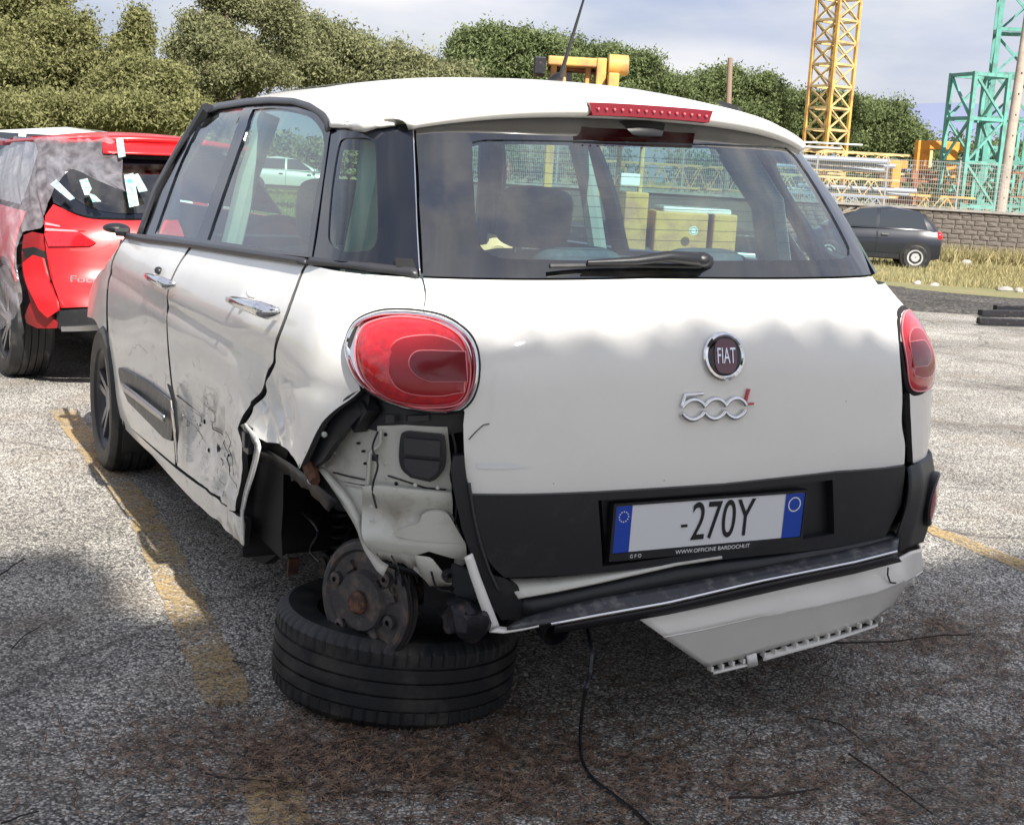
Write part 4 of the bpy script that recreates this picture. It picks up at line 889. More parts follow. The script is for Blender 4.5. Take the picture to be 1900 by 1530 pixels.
for a, d, w1, w2, hh in ((2.0, .07, .03, .05, .012), (-1.2, .075, .045, .03, .010), (.6, .08, .02, .03, .014), (-2.6, .07, .03, .022, .012), (3.0, .05, .02, .03, .009)):
    m_ = MB(); q = hc+Rh@Vector((d*math.cos(a), d*math.sin(a), .016)); b9 = MB(); b9.box((0, 0, 0), (w1, w2, hh)); m_.add([q+Rh@(rotm('Z', a)@Vector(v)) for v in b9.v], b9.f)
    m_.v = [tuple(Vector(v)+Vector(noise.noise_vector(Vector(v)*40))*.003) for v in m_.v]; m_.build('drum_bracket', mHub, drum, True, 30)
Rh = Rh3
m_ = MB(); m_.tube([hc+Vector((.05, .0, .0)), hc+Vector((.28, .1, .02)), hc+Vector((.7, .15, .03))], [.045, .05, .05], 12); m_.tube([hc+Vector((.25, .08, 0)), hc+Vector((.2, .38, .05)), hc+Vector((.15, .62, .1))], .035, 10); m_.build('rear_axle', mSteelD, car, True)
m_ = MB(); q = plane_hit(612, 1042, 0, -.58); m_.lathe([(.012, -.03), (.034, -.03), (.034, .03), (.012, .03)], 20, q, Rh); m_.lathe([(0, -.02), (.02, -.02), (.02, .035), (0, .035)], 14, q, Rh); m_.build('axle_bush', mSteelD, car, True, 40)
m_ = MB(); m_.tube([plane_hit(655, 972, 0, -.62), plane_hit(640, 1010, 0, -.66), plane_hit(610, 1090, 0, -.68)], .008, 8); m_.tube([plane_hit(670, 985, 0, -.6), plane_hit(632, 1060, 0, -.7), plane_hit(622, 1120, 0, -.72)], .007, 8); m_.build('brake_hose', mBlackPl, car, True)
n = 90; q = plane_hit(640, 985, 0, -.56); m_ = MB(); m_.tube([q+Vector((.035*math.cos(k*.45), .035*math.sin(k*.45), -.09+.2*k/n)) for k in range(n)], .007, 6); m_.build('coil_spring', mSteelD, car, True)
m_ = MB(); m_.box(plane_hit(612, 975, 0, -.56), (.012, .02, .02)); m_.build('well_clip', mAlloyD, car)
m_ = MB(); q = plane_hit(545, 1035, 0, -.7); m_.bar(q, q+Vector((0, .01, -.05)), .012, .03); m_.build('bent_bracket', mRust, car)

# --- wheels
def tread(Rr, w, sipes=72):
    prof = []; hw = w/2
    prof += [(Rr-.105, -hw+.012), (Rr-.10, -hw+.002), (Rr-.06, -hw-.006), (Rr-.03, -hw-.004), (Rr-.012, -hw+.008)]
    zz = -hw+.020; nb = 5; gw = .007; bw = (w-.04-gw*(nb-1))/nb
    for b_ in range(nb):
        prof += [(Rr-(.003 if b_ in (0, nb-1) else 0), zz), (Rr-(.003 if b_ in (0, nb-1) else 0), zz+bw)]; zz += bw
        if b_ < nb-1: prof += [(Rr-.009, zz+.0008), (Rr-.009, zz+gw-.0008)]; zz += gw
    prof += [(Rr-.012, hw-.008), (Rr-.03, hw+.004), (Rr-.06, hw+.006), (Rr-.10, hw-.002), (Rr-.105, hw-.012)]
    return prof
def make_tyre(name, parent, c, R, Rr=.316, w=.205, n=288, mat=None, sip=True):
    pr = tread(Rr, w); m_ = MB(); mm = len(pr); sh = {4, 5, 6, mm-5, mm-6, mm-7}; mid = {9, 10, 13, 14, 17, 18}
    def mod(k, i, r, h):
        if not sip: return r, h
        if i in sh and k % 5 == 0: return r-.0045, h
        if False: return r, h
        return r, h
    m_.lathe(pr, n, c, R, False, mod); return m_.build(name, mat or mRubber, parent, True, 28)
def make_rim(parent, c, R, rr=.212, w=.18, spokes=5, mat=None, mat2=None, double=True):
    hw = w/2; m_ = MB(); m_.lathe([(rr, -hw), (rr+.006, -hw+.004), (rr-.004, -hw+.02), (rr-.022, -hw+.05), (rr-.022, hw-.03), (rr-.004, hw-.012), (rr+.006, hw-.004), (rr, hw), (rr-.012, hw-.008), (rr-.03, hw-.036), (rr-.03, -hw+.05), (rr-.012, -hw+.012)], 64, c, R, True)
    rim = m_.build('rim', mat or mAlloyD, parent, True, 40)
    m_ = MB(); m_.lathe([(0, hw-.05), (.05, hw-.05), (.06, hw-.03), (.055, hw-.015), (.03, hw-.012), (0, hw-.012)], 32, c, R)
    for k in range(spokes):
        for s_ in ((-.16, .16) if double else (0,)):
            a = 2*PI*k/spokes; p0 = Vector((.045*math.cos(a+s_*1.5), .045*math.sin(a+s_*1.5), hw-.03)); p1 = Vector(((rr-.012)*math.cos(a+s_), (rr-.012)*math.sin(a+s_), hw-.018))
            q_ = MB(); q_.bar(p0, p1, .026, .02, (0, 0, 1)); m_.add([Vector(c)+R@Vector(v) for v in q_.v], q_.f)
    m_.build('spokes', mat2 or mAlloy, rim, True, 40); return rim
RL = Matrix(((0, 0, -1), (0, 1, 0), (1, 0, 0))); RR_ = Matrix(((0, 0, 1), (0, -1, 0), (1, 0, 0)))
def wheel(parent, c, R, mat2=None, **k):
    e = bpy.data.objects.new('wheel', None); C.objects.link(e); e.parent = parent; e.location = c
    make_tyre('tyre', e, (0, 0, 0), R, **{a: b for a, b in k.items() if a in ('Rr', 'w', 'n', 'sip')}); rr = k.get('Rr', .316)*.67
    make_rim(e, (0, 0, 0), R, rr, k.get('w', .205)*.88, mat2=mat2, mat=mAlloyD)
    m_ = MB(); m_.lathe([(.0, -.0), (.13, 0), (.13, .02), (0, .02)], 32, (0, 0, 0), R); m_.build('brake_disc', mSteelD, e, True, 30); return e
wheel(car, (-.765, 2.63, .316), RL, mAlloyG, n=120); wheel(car, (.765, 2.612, .316), RR_, n=96); wheel(car, (.765, 0, .316), RR_, n=120)

# --- cabin
m_ = MB(); m_.box((0, .2, .62), (1.42, .9, .06)); m_.box((0, -.30, .75), (1.15, .25, .5)) ; m_.box((0, -.08, .92), (1.2, .5, .03)); m_.build('parcel_shelf', mDash, car)
def seat(x, y, w, head=True, bench=False, hz=1.14):
    s_ = bpy.data.objects.new('seat', None); C.objects.link(s_); s_.parent = car; s_.location = (x, y, .45)
    def rb(name, c, d, tilt, r=.06, mat=mSeat):
        m_ = MB(); n = 10; mrows = []
        m_.ball((0, 0, 0), 1, 20, 14)
        vv = []
        for v in m_.v:
            v = Vector(v); q = Vector([math.copysign(abs(a)**.45, a) for a in v]); q = Vector((q.x*d[0]/2, q.y*d[1]/2, q.z*d[2]/2)); vv.append(tuple(rotm('X', tilt)@q+Vector(c)))
        m_.v = vv; return m_.build(name, mat, s_, True, 70)
    rb('cushion', (0, 0, 0), (w, .5, .16), 0); rb('backrest', (0, -.28, .33), (w, .13, .62), .22)
    if head:
        for hx in ([0] if not bench else (-w/3, 0, w/3)):
            h = rb('headrest', (hx, -.39, hz-.45+.0), (.27, .11, .21), .15)
            m_ = MB(); m_.tube([(hx-.06, -.36, .6), (hx-.06, -.385, hz-.5)], .006, 6); m_.tube([(hx+.06, -.36, .6), (hx+.06, -.385, hz-.5)], .006, 6); m_.build('headrest_posts', mChrome, s_, True)
seat(-.36, 1.42, .5, hz=1.20); seat(.36, 1.42, .5, hz=1.20); seat(0, .42, 1.25, True, True, hz=1.06)
m_ = MB(); m_.box((0, 2.12, .90), (1.42, .42, .2)); m_.box((-.36, 2.0, 1.02), (.36, .16, .08)); m_.box((0, 1.95, .75), (.3, .3, .3)); m_.build('dashboard', mDash, car)
m_ = MB(); Rs = rotm('X', -PI/2+.45+PI); sc_ = Vector((-.36, 1.80, .98)); n = 40
m_.tube([sc_+Rs@Vector((.18*math.cos(2*PI*k/n), .18*math.sin(2*PI*k/n), 0)) for k in range(n+1)], .014, 8, False); m_.ball(sc_, (.06, .03, .05), 12, 8)
for a in (0, PI, -PI/2): m_.tube([sc_, sc_+Rs@Vector((.175*math.cos(a), .175*math.sin(a), 0))], .014, 6)
m_.build('steering_wheel', mDash, car, True)
for s_ in (-1, 1):
    m_ = MB(); m_.tube([(s_*.70, 1.14, 1.0), (s_*.63, 1.14, 1.3), (s_*.56, 1.14, 1.5)], .035, 8); m_.tube([(s_*.66, -.02, 1.0), (s_*.6, .0, 1.3), (s_*.55, .12, 1.45)], .05, 8); m_.build('inner_pillar', mLiner, car, True)
    m_ = MB(); m_.box((s_*.775, 1.25, .72), (.03, 2.0, .55)); m_.build('door_card', mDash, car)
m_ = MB(); m_.box((.02, 1.85, 1.44), (.22, .03, .07)); m_.build('rear_view_mirror', mDash, car)
m_ = MB()
for k in range(11):
    z = 1.17+.24*k/10; 
    P = [BW.P(u, z, .008, False) for u in np.linspace(.78, PI-.78, 24)]; m_.tube(P, .0007, 3, False)
m_.build('heater_lines', mDark, car)

# ================================================================== loose wheel lying under the hub
lw_c = Vector((-.555, -.115, .108)); lw = empty('loose_wheel', 'black tyre and rim lying flat under the bare brake drum', 'wheel', lw_c, (.03, .05, .4))
make_tyre('tyre', lw, (0, 0, 0), Matrix.Identity(3), .316, .213, 320)
make_rim(lw, (0, 0, 0), Matrix(((1, 0, 0), (0, -1, 0), (0, 0, -1))), .208, .185, mat=mSteelD, mat2=mAlloyD)
# cable trailing to the ground
cb = [TW@plane_hit(1090, 1170, 1, -.62), atd(1097, 1210, 3.10), atd(1094, 1250, 3.08), atd(1085, 1290, 3.04)]
cb += [atz(1078, 1340, .03), atz(1077, 1385, .008), atz(1080, 1412, .006), atz(1098, 1445, .006), atz(1135, 1475, .006), atz(1180, 1510, .006), atz(1215, 1545, .006)]
P = [(p.x, p.y, p.z) for p in cb]; cs = []
for i in range(len(cb)-1):
    p0 = cb[max(i-1, 0)]; p1, p2 = cb[i], cb[i+1]; p3 = cb[min(i+2, len(cb)-1)]
    for k in range(8): t = k/8; cs.append(.5*((2*p1)+(-p0+p2)*t+(2*p0-5*p1+4*p2-p3)*t*t+(-p0+3*p1-3*p2+p3)*t**3))
m_ = MB(); m_.tube([c+Vector((0, 0, .004)) for c in cs], .0048, 7); o = m_.build('hanging_cable', mBlackPl, None, True); tag(o, 'thin black cable hanging from the torn bumper and trailing over asphalt', 'cable')
m_ = MB(); m_.ball(atd(1100, 1256, 3.08), (.008, .008, .006), 8, 6); o2 = m_.build('cable_clip', mBlackPl, o, True)

# ================================================================== place: ground
rh = Vector((r_.x, r_.y, 0)).normalized(); fh = Vector((-rh.y, rh.x, 0)); UP = Vector((0, 0, 1))
def sst(a, b, x): t = min(1, max(0, (x-a)/(b-a))); return t*t*(3-2*t)
def gz(x, y):
    v = Vector((x-CW.x, y-CW.y, 0)); p = v.dot(fh); s = v.dot(rh)
    return -.36*sst(16, 30, p)*sst(2.5, 8, s)
def pt(s, p, z=0): q = CW+rh*s+fh*p; return Vector((q.x, q.y, z))
def sheet_grid(name, sp_list, mat, dz, kind='structure', ns=40, np_=40):
    (s0, s1), (p0, p1) = sp_list; V = []; Fc = []
    for j in range(np_+1):
        p = p0+(p1-p0)*(j/np_)
        for i in range(ns+1):
            s = s0+(s1-s0)*(i/ns); q = pt(s, p); V.append((q.x, q.y, gz(q.x, q.y)+dz))
    for j in range(np_):
        for i in range(ns): k = j*(ns+1)+i; Fc.append((k, k+1, k+ns+2, k+ns+1))
    o = mesh_obj(name, V, Fc, mat, None, True, 180); o['kind'] = kind; return o
def groundmat(name, cols, vscale, bumpd, tint=None, big=(.35, .6), cracks=False):
    m = bpy.data.materials.new(name); m.use_nodes = True; t = m.node_tree; L = t.links.new; b = t.nodes['Principled BSDF']; b.inputs['Roughness'].default_value = .85
    b.inputs['Specular IOR Level'].default_value = .25
    co = t.nodes.new('ShaderNodeTexCoord')
    v = t.nodes.new('ShaderNodeTexVoronoi'); v.inputs['Scale'].default_value = vscale; L(co.outputs['Object'], v.inputs['Vector'])
    sep = t.nodes.new('ShaderNodeSeparateColor'); L(v.outputs['Color'], sep.inputs[0])
    r = t.nodes.new('ShaderNodeValToRGB'); r.color_ramp.interpolation = 'LINEAR'
    e = r.color_ramp.elements; e[0].position = 0; e[0].color = rgb(cols[0]); e[1].position = 1; e[1].color = rgb(cols[-1])
    for k in range(1, len(cols)-1): q = e.new(k/(len(cols)-1)); q.color = rgb(cols[k])
    L(sep.outputs[0], r.inputs[0])
    # dark binder between the stones
    mr = t.nodes.new('ShaderNodeMapRange'); mr.inputs['From Min'].default_value = .42; mr.inputs['From Max'].default_value = .75; mr.inputs['To Min'].default_value = 0; mr.inputs['To Max'].default_value = .75; L(v.outputs['Distance'], mr.inputs['Value'])
    x = t.nodes.new('ShaderNodeMix'); x.data_type = 'RGBA'; x.inputs['B'].default_value = rgb([c*.55 for c in cols[0]]); L(r.outputs[0], x.inputs['A']); L(mr.outputs[0], x.inputs['Factor'])
    n = t.nodes.new('ShaderNodeTexNoise'); n.inputs['Scale'].default_value = .9; n.inputs['Detail'].default_value = 8; n.inputs['Roughness'].default_value = .65; L(co.outputs['Object'], n.inputs['Vector'])
    m2 = t.nodes.new('ShaderNodeMapRange'); m2.inputs['From Min'].default_value = big[0]; m2.inputs['From Max'].default_value = big[1]+.1; m2.inputs['To Min'].default_value = .62; m2.inputs['To Max'].default_value = 1.3; L(n.outputs['Fac'], m2.inputs['Value'])
    hv = t.nodes.new('ShaderNodeVectorMath'); hv.operation = 'SCALE'; L(x.outputs['Result'], hv.inputs[0]); L(m2.outputs[0], hv.inputs['Scale'])
    last = hv.outputs[0]
    if tint:
        n5 = t.nodes.new('ShaderNodeTexNoise'); n5.inputs['Scale'].default_value = 2.3; n5.inputs['Detail'].default_value = 7; L(co.outputs['Object'], n5.inputs['Vector'])
        m5 = t.nodes.new('ShaderNodeMapRange'); m5.inputs['From Min'].default_value = .5; m5.inputs['From Max'].default_value = .72; m5.inputs['To Max'].default_value = tint[1]; L(n5.outputs['Fac'], m5.inputs['Value'])
        x5 = t.nodes.new('ShaderNodeMix'); x5.data_type = 'RGBA'; x5.inputs['B'].default_value = rgb(tint[0]); L(last, x5.inputs['A']); L(m5.outputs[0], x5.inputs['Factor']); last = x5.outputs['Result']
    if cracks:
        wn = t.nodes.new('ShaderNodeTexNoise'); wn.inputs['Scale'].default_value = 3.0; wn.inputs['Detail'].default_value = 6; L(co.outputs['Object'], wn.inputs['Vector'])
        wm = t.nodes.new('ShaderNodeMix'); wm.data_type = 'RGBA'; wm.inputs['Factor'].default_value = .22; L(co.outputs['Object'], wm.inputs['A']); L(wn.outputs['Color'], wm.inputs['B'])
        ve = t.nodes.new('ShaderNodeTexVoronoi'); ve.feature = 'DISTANCE_TO_EDGE'; ve.inputs['Scale'].default_value = .55; L(wm.outputs['Result'], ve.inputs['Vector'])
        me_ = t.nodes.new('ShaderNodeMapRange'); me_.inputs['From Min'].default_value = .002; me_.inputs['From Max'].default_value = .007; me_.inputs['To Min'].default_value = .42; me_.inputs['To Max'].default_value = 0; L(ve.outputs['Distance'], me_.inputs['Value'])
        xe = t.nodes.new('ShaderNodeMix'); xe.data_type = 'RGBA'; xe.inputs['B'].default_value = (.03, .028, .026, 1); L(last, xe.inputs['A']); L(me_.outputs[0], xe.inputs['Factor']); last = xe.outputs['Result']
        ns_ = t.nodes.new('ShaderNodeTexNoise'); ns_.inputs['Scale'].default_value = .55; ns_.inputs['Detail'].default_value = 7; ns_.inputs['Roughness'].default_value = .6; ns_.inputs['Distortion'].default_value = .6; L(co.outputs['Object'], ns_.inputs['Vector'])
        ms = t.nodes.new('ShaderNodeMapRange'); ms.inputs['From Min'].default_value = .56; ms.inputs['From Max'].default_value = .68; ms.inputs['To Min'].default_value = 0; ms.inputs['To Max'].default_value = .5; L(ns_.outputs['Fac'], ms.inputs['Value'])
        xs = t.nodes.new('ShaderNodeMix'); xs.data_type = 'RGBA'; xs.inputs['B'].default_value = (.07, .065, .06, 1); L(last, xs.inputs['A']); L(ms.outputs[0], xs.inputs['Factor']); last = xs.outputs['Result']
    L(last, b.inputs['Base Color'])
    ad = t.nodes.new('ShaderNodeMath'); ad.operation = 'MULTIPLY_ADD'; ad.inputs[1].default_value = -.9; ad.inputs[2].default_value = 1; L(v.outputs['Distance'], ad.inputs[0])
    a2 = t.nodes.new('ShaderNodeMath'); a2.operation = 'ADD'; L(ad.outputs[0], a2.inputs[0]); L(sep.outputs[1], a2.inputs[1])
    bp = t.nodes.new('ShaderNodeBump'); bp.inputs['Strength'].default_value = .9; bp.inputs['Distance'].default_value = bumpd; L(a2.outputs[0], bp.inputs['Height']); L(bp.outputs[0], b.inputs['Normal'])
    return m
mAsph = groundmat('worn_asphalt', [(.09, .088, .086), (.27, .262, .245), (.45, .43, .395), (.62, .585, .525), (.92, .88, .79)], 135, .006, ((.22, .17, .12), .5), cracks=True)
mGrav = groundmat('dark_gravel', [(.03, .029, .032), (.07, .066, .064), (.13, .12, .11), (.24, .22, .19)], 26, .03, ((.10, .09, .05), .3))
mField = M('field_soil', (.16, .17, .07), .95, 0, 0, (1.5, (.24, .20, .10), .4, .65), (12, .8, .05))
sheet_grid('ground', ((-260, 260), (-60, 420)), mField, -.03, ns=90, np_=140)
sheet_grid('gravel_yard', ((2, 60), (14.0, 24.5)), mGrav, -.012, ns=40, np_=20)
sheet_grid('parking_lot', ((-40, 40), (-12, 16.2)), mAsph, 0, ns=40, np_=30)

mLine = M('worn_yellow_paint', (.50, .35, .15), .8); t = mLine.node_tree; b = t.nodes['Principled BSDF']
co = t.nodes.new('ShaderNodeTexCoord'); n = t.nodes.new('ShaderNodeTexNoise'); n.inputs['Scale'].default_value = 55; n.inputs['Detail'].default_value = 6; n.inputs['Roughness'].default_value = .8
n_b = t.nodes.new('ShaderNodeTexNoise'); n_b.inputs['Scale'].default_value = 4; n_b.inputs['Detail'].default_value = 5
t.links.new(co.outputs['Object'], n.inputs['Vector']); t.links.new(co.outputs['Object'], n_b.inputs['Vector'])
ad = t.nodes.new('ShaderNodeMath'); ad.operation = 'MULTIPLY_ADD'; ad.inputs[1].default_value = .35; t.links.new(n_b.outputs['Fac'], ad.inputs[0]); t.links.new(n.outputs['Fac'], ad.inputs[2])
r = t.nodes.new('ShaderNodeMapRange'); r.inputs['From Min'].default_value = .58; r.inputs['From Max'].default_value = .80; r.inputs['To Min'].default_value = .0; r.inputs['To Max'].default_value = .85; t.links.new(ad.outputs[0], r.inputs['Value']); t.links.new(r.outputs[0], b.inputs['Alpha'])
def line(name, segs, w_):
    m_ = MB()
    for (x0, y0), (x1, y1) in segs:
        n_ = max(2, int(abs(y1-y0)/.05)); base = len(m_.v)
        for i in range(n_+1):
            t = i/n_; x = x0+(x1-x0)*t; y = y0+(y1-y0)*t; j = .012*noise.noise(Vector((x, y*9, 2))); j2 = .012*noise.noise(Vector((x, y*9, 7)))
            e = 1 if 0 < i < n_ else .6
            m_.v += [(x-w_/2*e+j, y, .004), (x+w_/2*e+j2, y, .004)]
        m_.f += [(base+2*i, base+2*i+1, base+2*i+3, base+2*i+2) for i in range(n_)]
    o = m_.build(name, mLine); o['kind'] = 'structure'; return o
a0, a1, a2 = atz(270, 960), atz(330, 1080), atz(430, 1310); b0, b1 = atz(500, 1440), atz(545, 1600)
line('parking_line', [((a0.x-.01, 4.0), (a0.x, a0.y)), ((a0.x, a0.y), (a2.x, a2.y)), ((b0.x, b0.y), (b1.x, b1.y))], .125)
c0, c1 = atz(1735, 985), atz(1910, 1065)
line('parking_line', [((c0.x, 5.0), (c0.x, c0.y)), ((c0.x, c0.y), (c1.x, c1.y-.9))], .12)

# loose grit
mGrit = M('loose_grit', (.30, .29, .27), .9, 0, 0, (25, (.12, .115, .11), .4, .6)); V = []; Fc = []
for k in range(5200):
    if k % 2: q = atz(random.uniform(0, 1900), random.uniform(1000, 1529))
    else: q = pt(random.uniform(-3, 7), random.uniform(3.0, 13))
    r0 = random.uniform(.0018, .006)*(1 if k % 9 else 1.9); b_ = len(V); a0_ = random.uniform(0, 6)
    V += [(q.x+r0*math.cos(a0_+2.1*i)*random.uniform(.7, 1.2), q.y+r0*math.sin(a0_+2.1*i)*random.uniform(.7, 1.2), -.001) for i in range(3)]+[(q.x+r0*.5*math.cos(a0_+2.1*i), q.y+r0*.5*math.sin(a0_+2.1*i), r0*random.uniform(.6, 1.1)) for i in range(3)]
    Fc += [(b_, b_+1, b_+4, b_+3), (b_+1, b_+2, b_+5, b_+4), (b_+2, b_, b_+3, b_+5), (b_+3, b_+4, b_+5)]
o = mesh_obj('loose_grit', V, Fc, mGrit); o['kind'] = 'stuff'; o['label'] = 'loose grit and small stones scattered over the asphalt'
# pine needles, twigs
mNeed = M('brown_needles', (.060, .035, .024), .8, 0, 0, (45, (.34, .22, .14), .42, .66)); mTwig = M('dark_twig', (.03, .02, .016), .85)
V = []; Fc = []
blobs = [(760, 1420, .40, .16, 4200), (560, 1400, .25, .12, 1300), (950, 1500, .40, .2, 1700), (1700, 1180, .5, .2, 2600), (1800, 1300, .5, .3, 2200), (1450, 1400, .7, .4, 2600), (1750, 1480, .5, .3, 1500), (1250, 1440, .4, .25, 1000), (1880, 1180, .5, .35, 1300), (250, 1500, .5, .3, 300), (900, 1330, .2, .1, 500), (1650, 750, 2.5, 2.5, 600), (100, 1100, 1.2, 1.2, 250)]
for bx, by, sx_, sy_, cnt in blobs:
    c0_ = atz(bx, by)
    for k in range(int(cnt*.30)):
        a = random.gauss(0, 1); b_ = random.gauss(0, 1); p = Vector((c0_.x, c0_.y, 0))+rh*a*sx_*.9+fh*b_*sy_*.9
        if k % 3: 
            p = p+Vector((.04*noise.noise(p*9), .04*noise.noise(p*9+Vector((5, 5, 5))), 0))
        th = random.gauss(.25, 1.1) if by > 1000 else random.uniform(0, PI); L_ = random.uniform(.05, .16); w_ = random.uniform(.0008, .0017)
        d = Vector((math.cos(th), math.sin(th), 0)); nn = Vector((-d.y, d.x, 0)); bend = random.uniform(-.25, .25)
        z0 = .004+random.random()*.006; pts = [p-d*L_/2, p+nn*bend*L_*.3, p+d*L_/2]; base = len(V)
        for i, q in enumerate(pts): V += [(q.x+nn.x*w_, q.y+nn.y*w_, z0+(.004 if i == 1 else 0)), (q.x-nn.x*w_, q.y-nn.y*w_, z0+(.004 if i == 1 else 0))]
        Fc += [(base, base+1, base+3, base+2), (base+2, base+3, base+5, base+4)]
o = mesh_obj('pine_needles', V, Fc, mNeed); o['kind'] = 'stuff'; o['label'] = 'brown fallen pine needles strewn over the asphalt around the wreck'
tw = [([(700, 1470), (780, 1472), (850, 1468), (920, 1478)], .0022, 'thin dark twig lying on the needles in front of the loose tyre'),
      ([(1350, 1480), (1420, 1482), (1520, 1460)], .0035, 'reddish twig on bare asphalt at the bottom right'),
      ([(1575, 1400), (1640, 1445), (1730, 1510)], .0028, 'long dark twig slanting down the bottom right asphalt'),
      ([(1540, 1192), (1660, 1192), (1745, 1178), (1800, 1180)], .0035, 'pale curved twig lying beside the hanging bumper end'),
      ([(0, 1068), (25, 1050), (48, 1035)], .003, 'short black twig on grey asphalt at the left edge'),
      ([(22, 1205), (45, 1180), (75, 1162)], .0025, 'bent black twig on asphalt below the left edge twig'),
      ([(430, 1228), (480, 1236)], .002, 'tiny dark twig on the yellow line beside the loose tyre'),
      ([(380, 1437), (450, 1447), (540, 1450)], .0025, 'dark twig crossing the worn gap in the yellow line'),
      ([(0, 1530), (40, 1515), (70, 1508)], .0025, 'dark twig in the bottom left corner of the asphalt'),
      ([(1490, 1330), (1560, 1345), (1600, 1375)], .002, 'thin black twig on the asphalt right of the cable')]
for px, r_t, lab in tw:
    P = [atz(x, y, .006+r_t) for x, y in px]; P = [P[0].lerp(P[1], t) for t in (0, .5)]+P[1:]
    m_ = MB(); m_.tube([p+Vector((random.uniform(-.003, .003), random.uniform(-.006, .006), random.uniform(0, .004))) for p in P], [r_t*(1-.5*i/len(P)) for i in range(len(P))], 6)
    o = m_.build('twig', mTwig, None, True); tag(o, lab, 'twig', 'twigs scattered on the asphalt')

# ================================================================== red car under plastic sheeting
YR = math.radians(6); LR = Vector((-.13, 5.23, 0)); TR = Matrix.Translation(LR)@Matrix.Rotation(YR, 4, 'Z')
WT2 = [(.1, .80), (.3, .85), (.5, .89), (.7, .90), (.88, .875), (.97, .83), (1.1, .76), (1.3, .66), (1.40, .58)]
RT2 = [(.1, -.66), (.25, -.76), (.45, -.80), (.55, -.77), (.62, -.70), (.9, -.63), (1.0, -.55), (1.2, -.36), (1.36, -.18), (1.4, -.14)]
BR = Body(WT2, RT2, [(.2, 3.4), (.9, 3.0), (1.1, 2.6), (1.4, 2.6)], [(.2, .55), (1.4, .5)], TR, None); BR.t0, BR.t1 = 5.2, 13
red = empty('red_car', 'red hatchback with smashed rear lamp under torn plastic sheeting', 'car', LR, (0, 0, YR))
mRed = paint('red_paint', (.50, .008, .012), coat=.25); mRedD = M('inner_red', (.28, .01, .012), .5)
def rp(name, px, mat, off=0, **k): return ppanel(BR, name, px, mat, k.pop('parent', red), off, **k)
rp('tailgate', [(84, 400), (99, 379), (157, 404, 's'), (228, 409, 's'), (330, 408), (345, 450), (340, 565), (164, 569), (113, 571), (100, 530), (88, 480)], mRed, g=.05)
rp('rear_glass_border', [(86, 300), (96, 291), (330, 289), (335, 300), (332, 404), (229, 405, 's'), (157, 400, 's'), (125, 388), (99, 376), (92, 340)], mBlackGl, off=.002, g=.06)
rp('rear_window', [(120, 305), (325, 305), (325, 392), (230, 396, 's'), (175, 388, 's'), (135, 366)], mGlassB, off=-.002, g=.08, rim=0)
rp('tail_lamp', [(82, 434), (88, 430), (146, 430), (178, 450), (168, 456), (90, 457)], mLensA, off=-.012, g=.04)
rp('lamp_brow', [(82, 410), (95, 404), (112, 412), (158, 428), (84, 428)], mRed, off=-.008, g=.04)
rp('brow_reflection', [(84, 412), (110, 418), (112, 421), (84, 417)], mLensE, off=-.014, g=.05); rp('brow_reflection', [(84, 423), (140, 427), (146, 430), (84, 428)], mLensE, off=-.014, g=.05)  # pale strips paint reflections into the colour above the lamp
rp('crease_line', [(130, 461), (165, 463), (190, 458), (206, 452), (206, 456), (190, 462), (165, 467), (130, 465)], mRedD, off=-.001, g=.05)
rp('rear_wing', [(44, 436), (60, 430), (80, 434), (87, 480), (100, 535), (112, 571), (60, 575), (45, 520), (40, 470)], mRedD, off=.02, g=.05)
rp('lamp_socket', [(40, 462), (62, 458), (82, 466), (90, 500), (95, 520), (60, 500)], mDark, off=-.002, g=.05)
rp('hanging_bumper_piece', [(42, 488), (61, 473), (78, 478), (84, 500), (106, 560), (108, 576), (88, 590), (72, 575), (52, 535)], mRed, off=-.05, g=.04, rim=.03)
rp('bumper_remains', [(65, 545), (76, 560), (105, 600), (105, 609), (69, 609), (49, 599), (46, 588)], mRedD, off=-.02, g=.04)
rp('bumper_lower', [(106, 576), (165, 572), (240, 570), (240, 608), (160, 611), (114, 613), (104, 605)], mBlackPl, off=-.01, g=.06)
rp('bumper_strip', [(113, 606), (165, 604), (240, 602), (240, 610), (160, 614), (114, 615)], mAlloy, off=-.02, g=.06)
M4 = frame_on(BR, *BR.hit(150, 519)); text_mesh('model_lettering', 'Focus', .052, mChrome, red, M4@Matrix.Translation((-.06, 0, .004)), .002, 1.6, 'LEFT')
def side_r(name, yz, mat, off=0, both=True, g=.12, holes=()):
    R0_ = lambda z: BR.par(z)[0]+BR.par(z)[1]
    for s_ in (0, 1):
        cv = (lambda l: [(-(y-R0_(z)), z) for y, z in l]) if s_ == 0 else (lambda l: [(PI+y-R0_(z), z) for y, z in l])
        panel(BR, name, cv(yz), mat, red, off, g=g, rim=.01, holes=[cv(h) for h in holes])
side_r('body_side', [(-.2, .97), (-.2, .62)]+[(.37*math.cos(a), .33+.37*math.sin(a)) for a in np.linspace(2.4, .0, 10)]+[(.5, .25), (2.2, .25), (2.25, .5)]+[(2.64+.37*math.cos(a), .33+.37*math.sin(a)) for a in np.linspace(2.6, .3, 9)]+[(3.3, .5), (3.3, .8), (2.2, .98)], mRed, 0)
side_r('side_glass', [(-.0, 1.0), (.25, 1.30), (.8, 1.39), (1.3, 1.39), (2.1, 1.0)], mBlackGl, .006)
V = []; Fc = []
for j in range(15):
    y = -.20+1.75*j/14
    for i in range(15):
        a = -1+2*i/14; yy = y+.18*abs(a)**3*(1-j/14)**3; ze = 1.385-.03*(j/14)**3; zc = 1.425+.03*math.sin(PI*min(1, j/10))-.03*(j/14)**2; V.append((.60*a, yy-.06*(1-j/14)**6, ze+(zc-ze)*(1-abs(a)**2.4)))
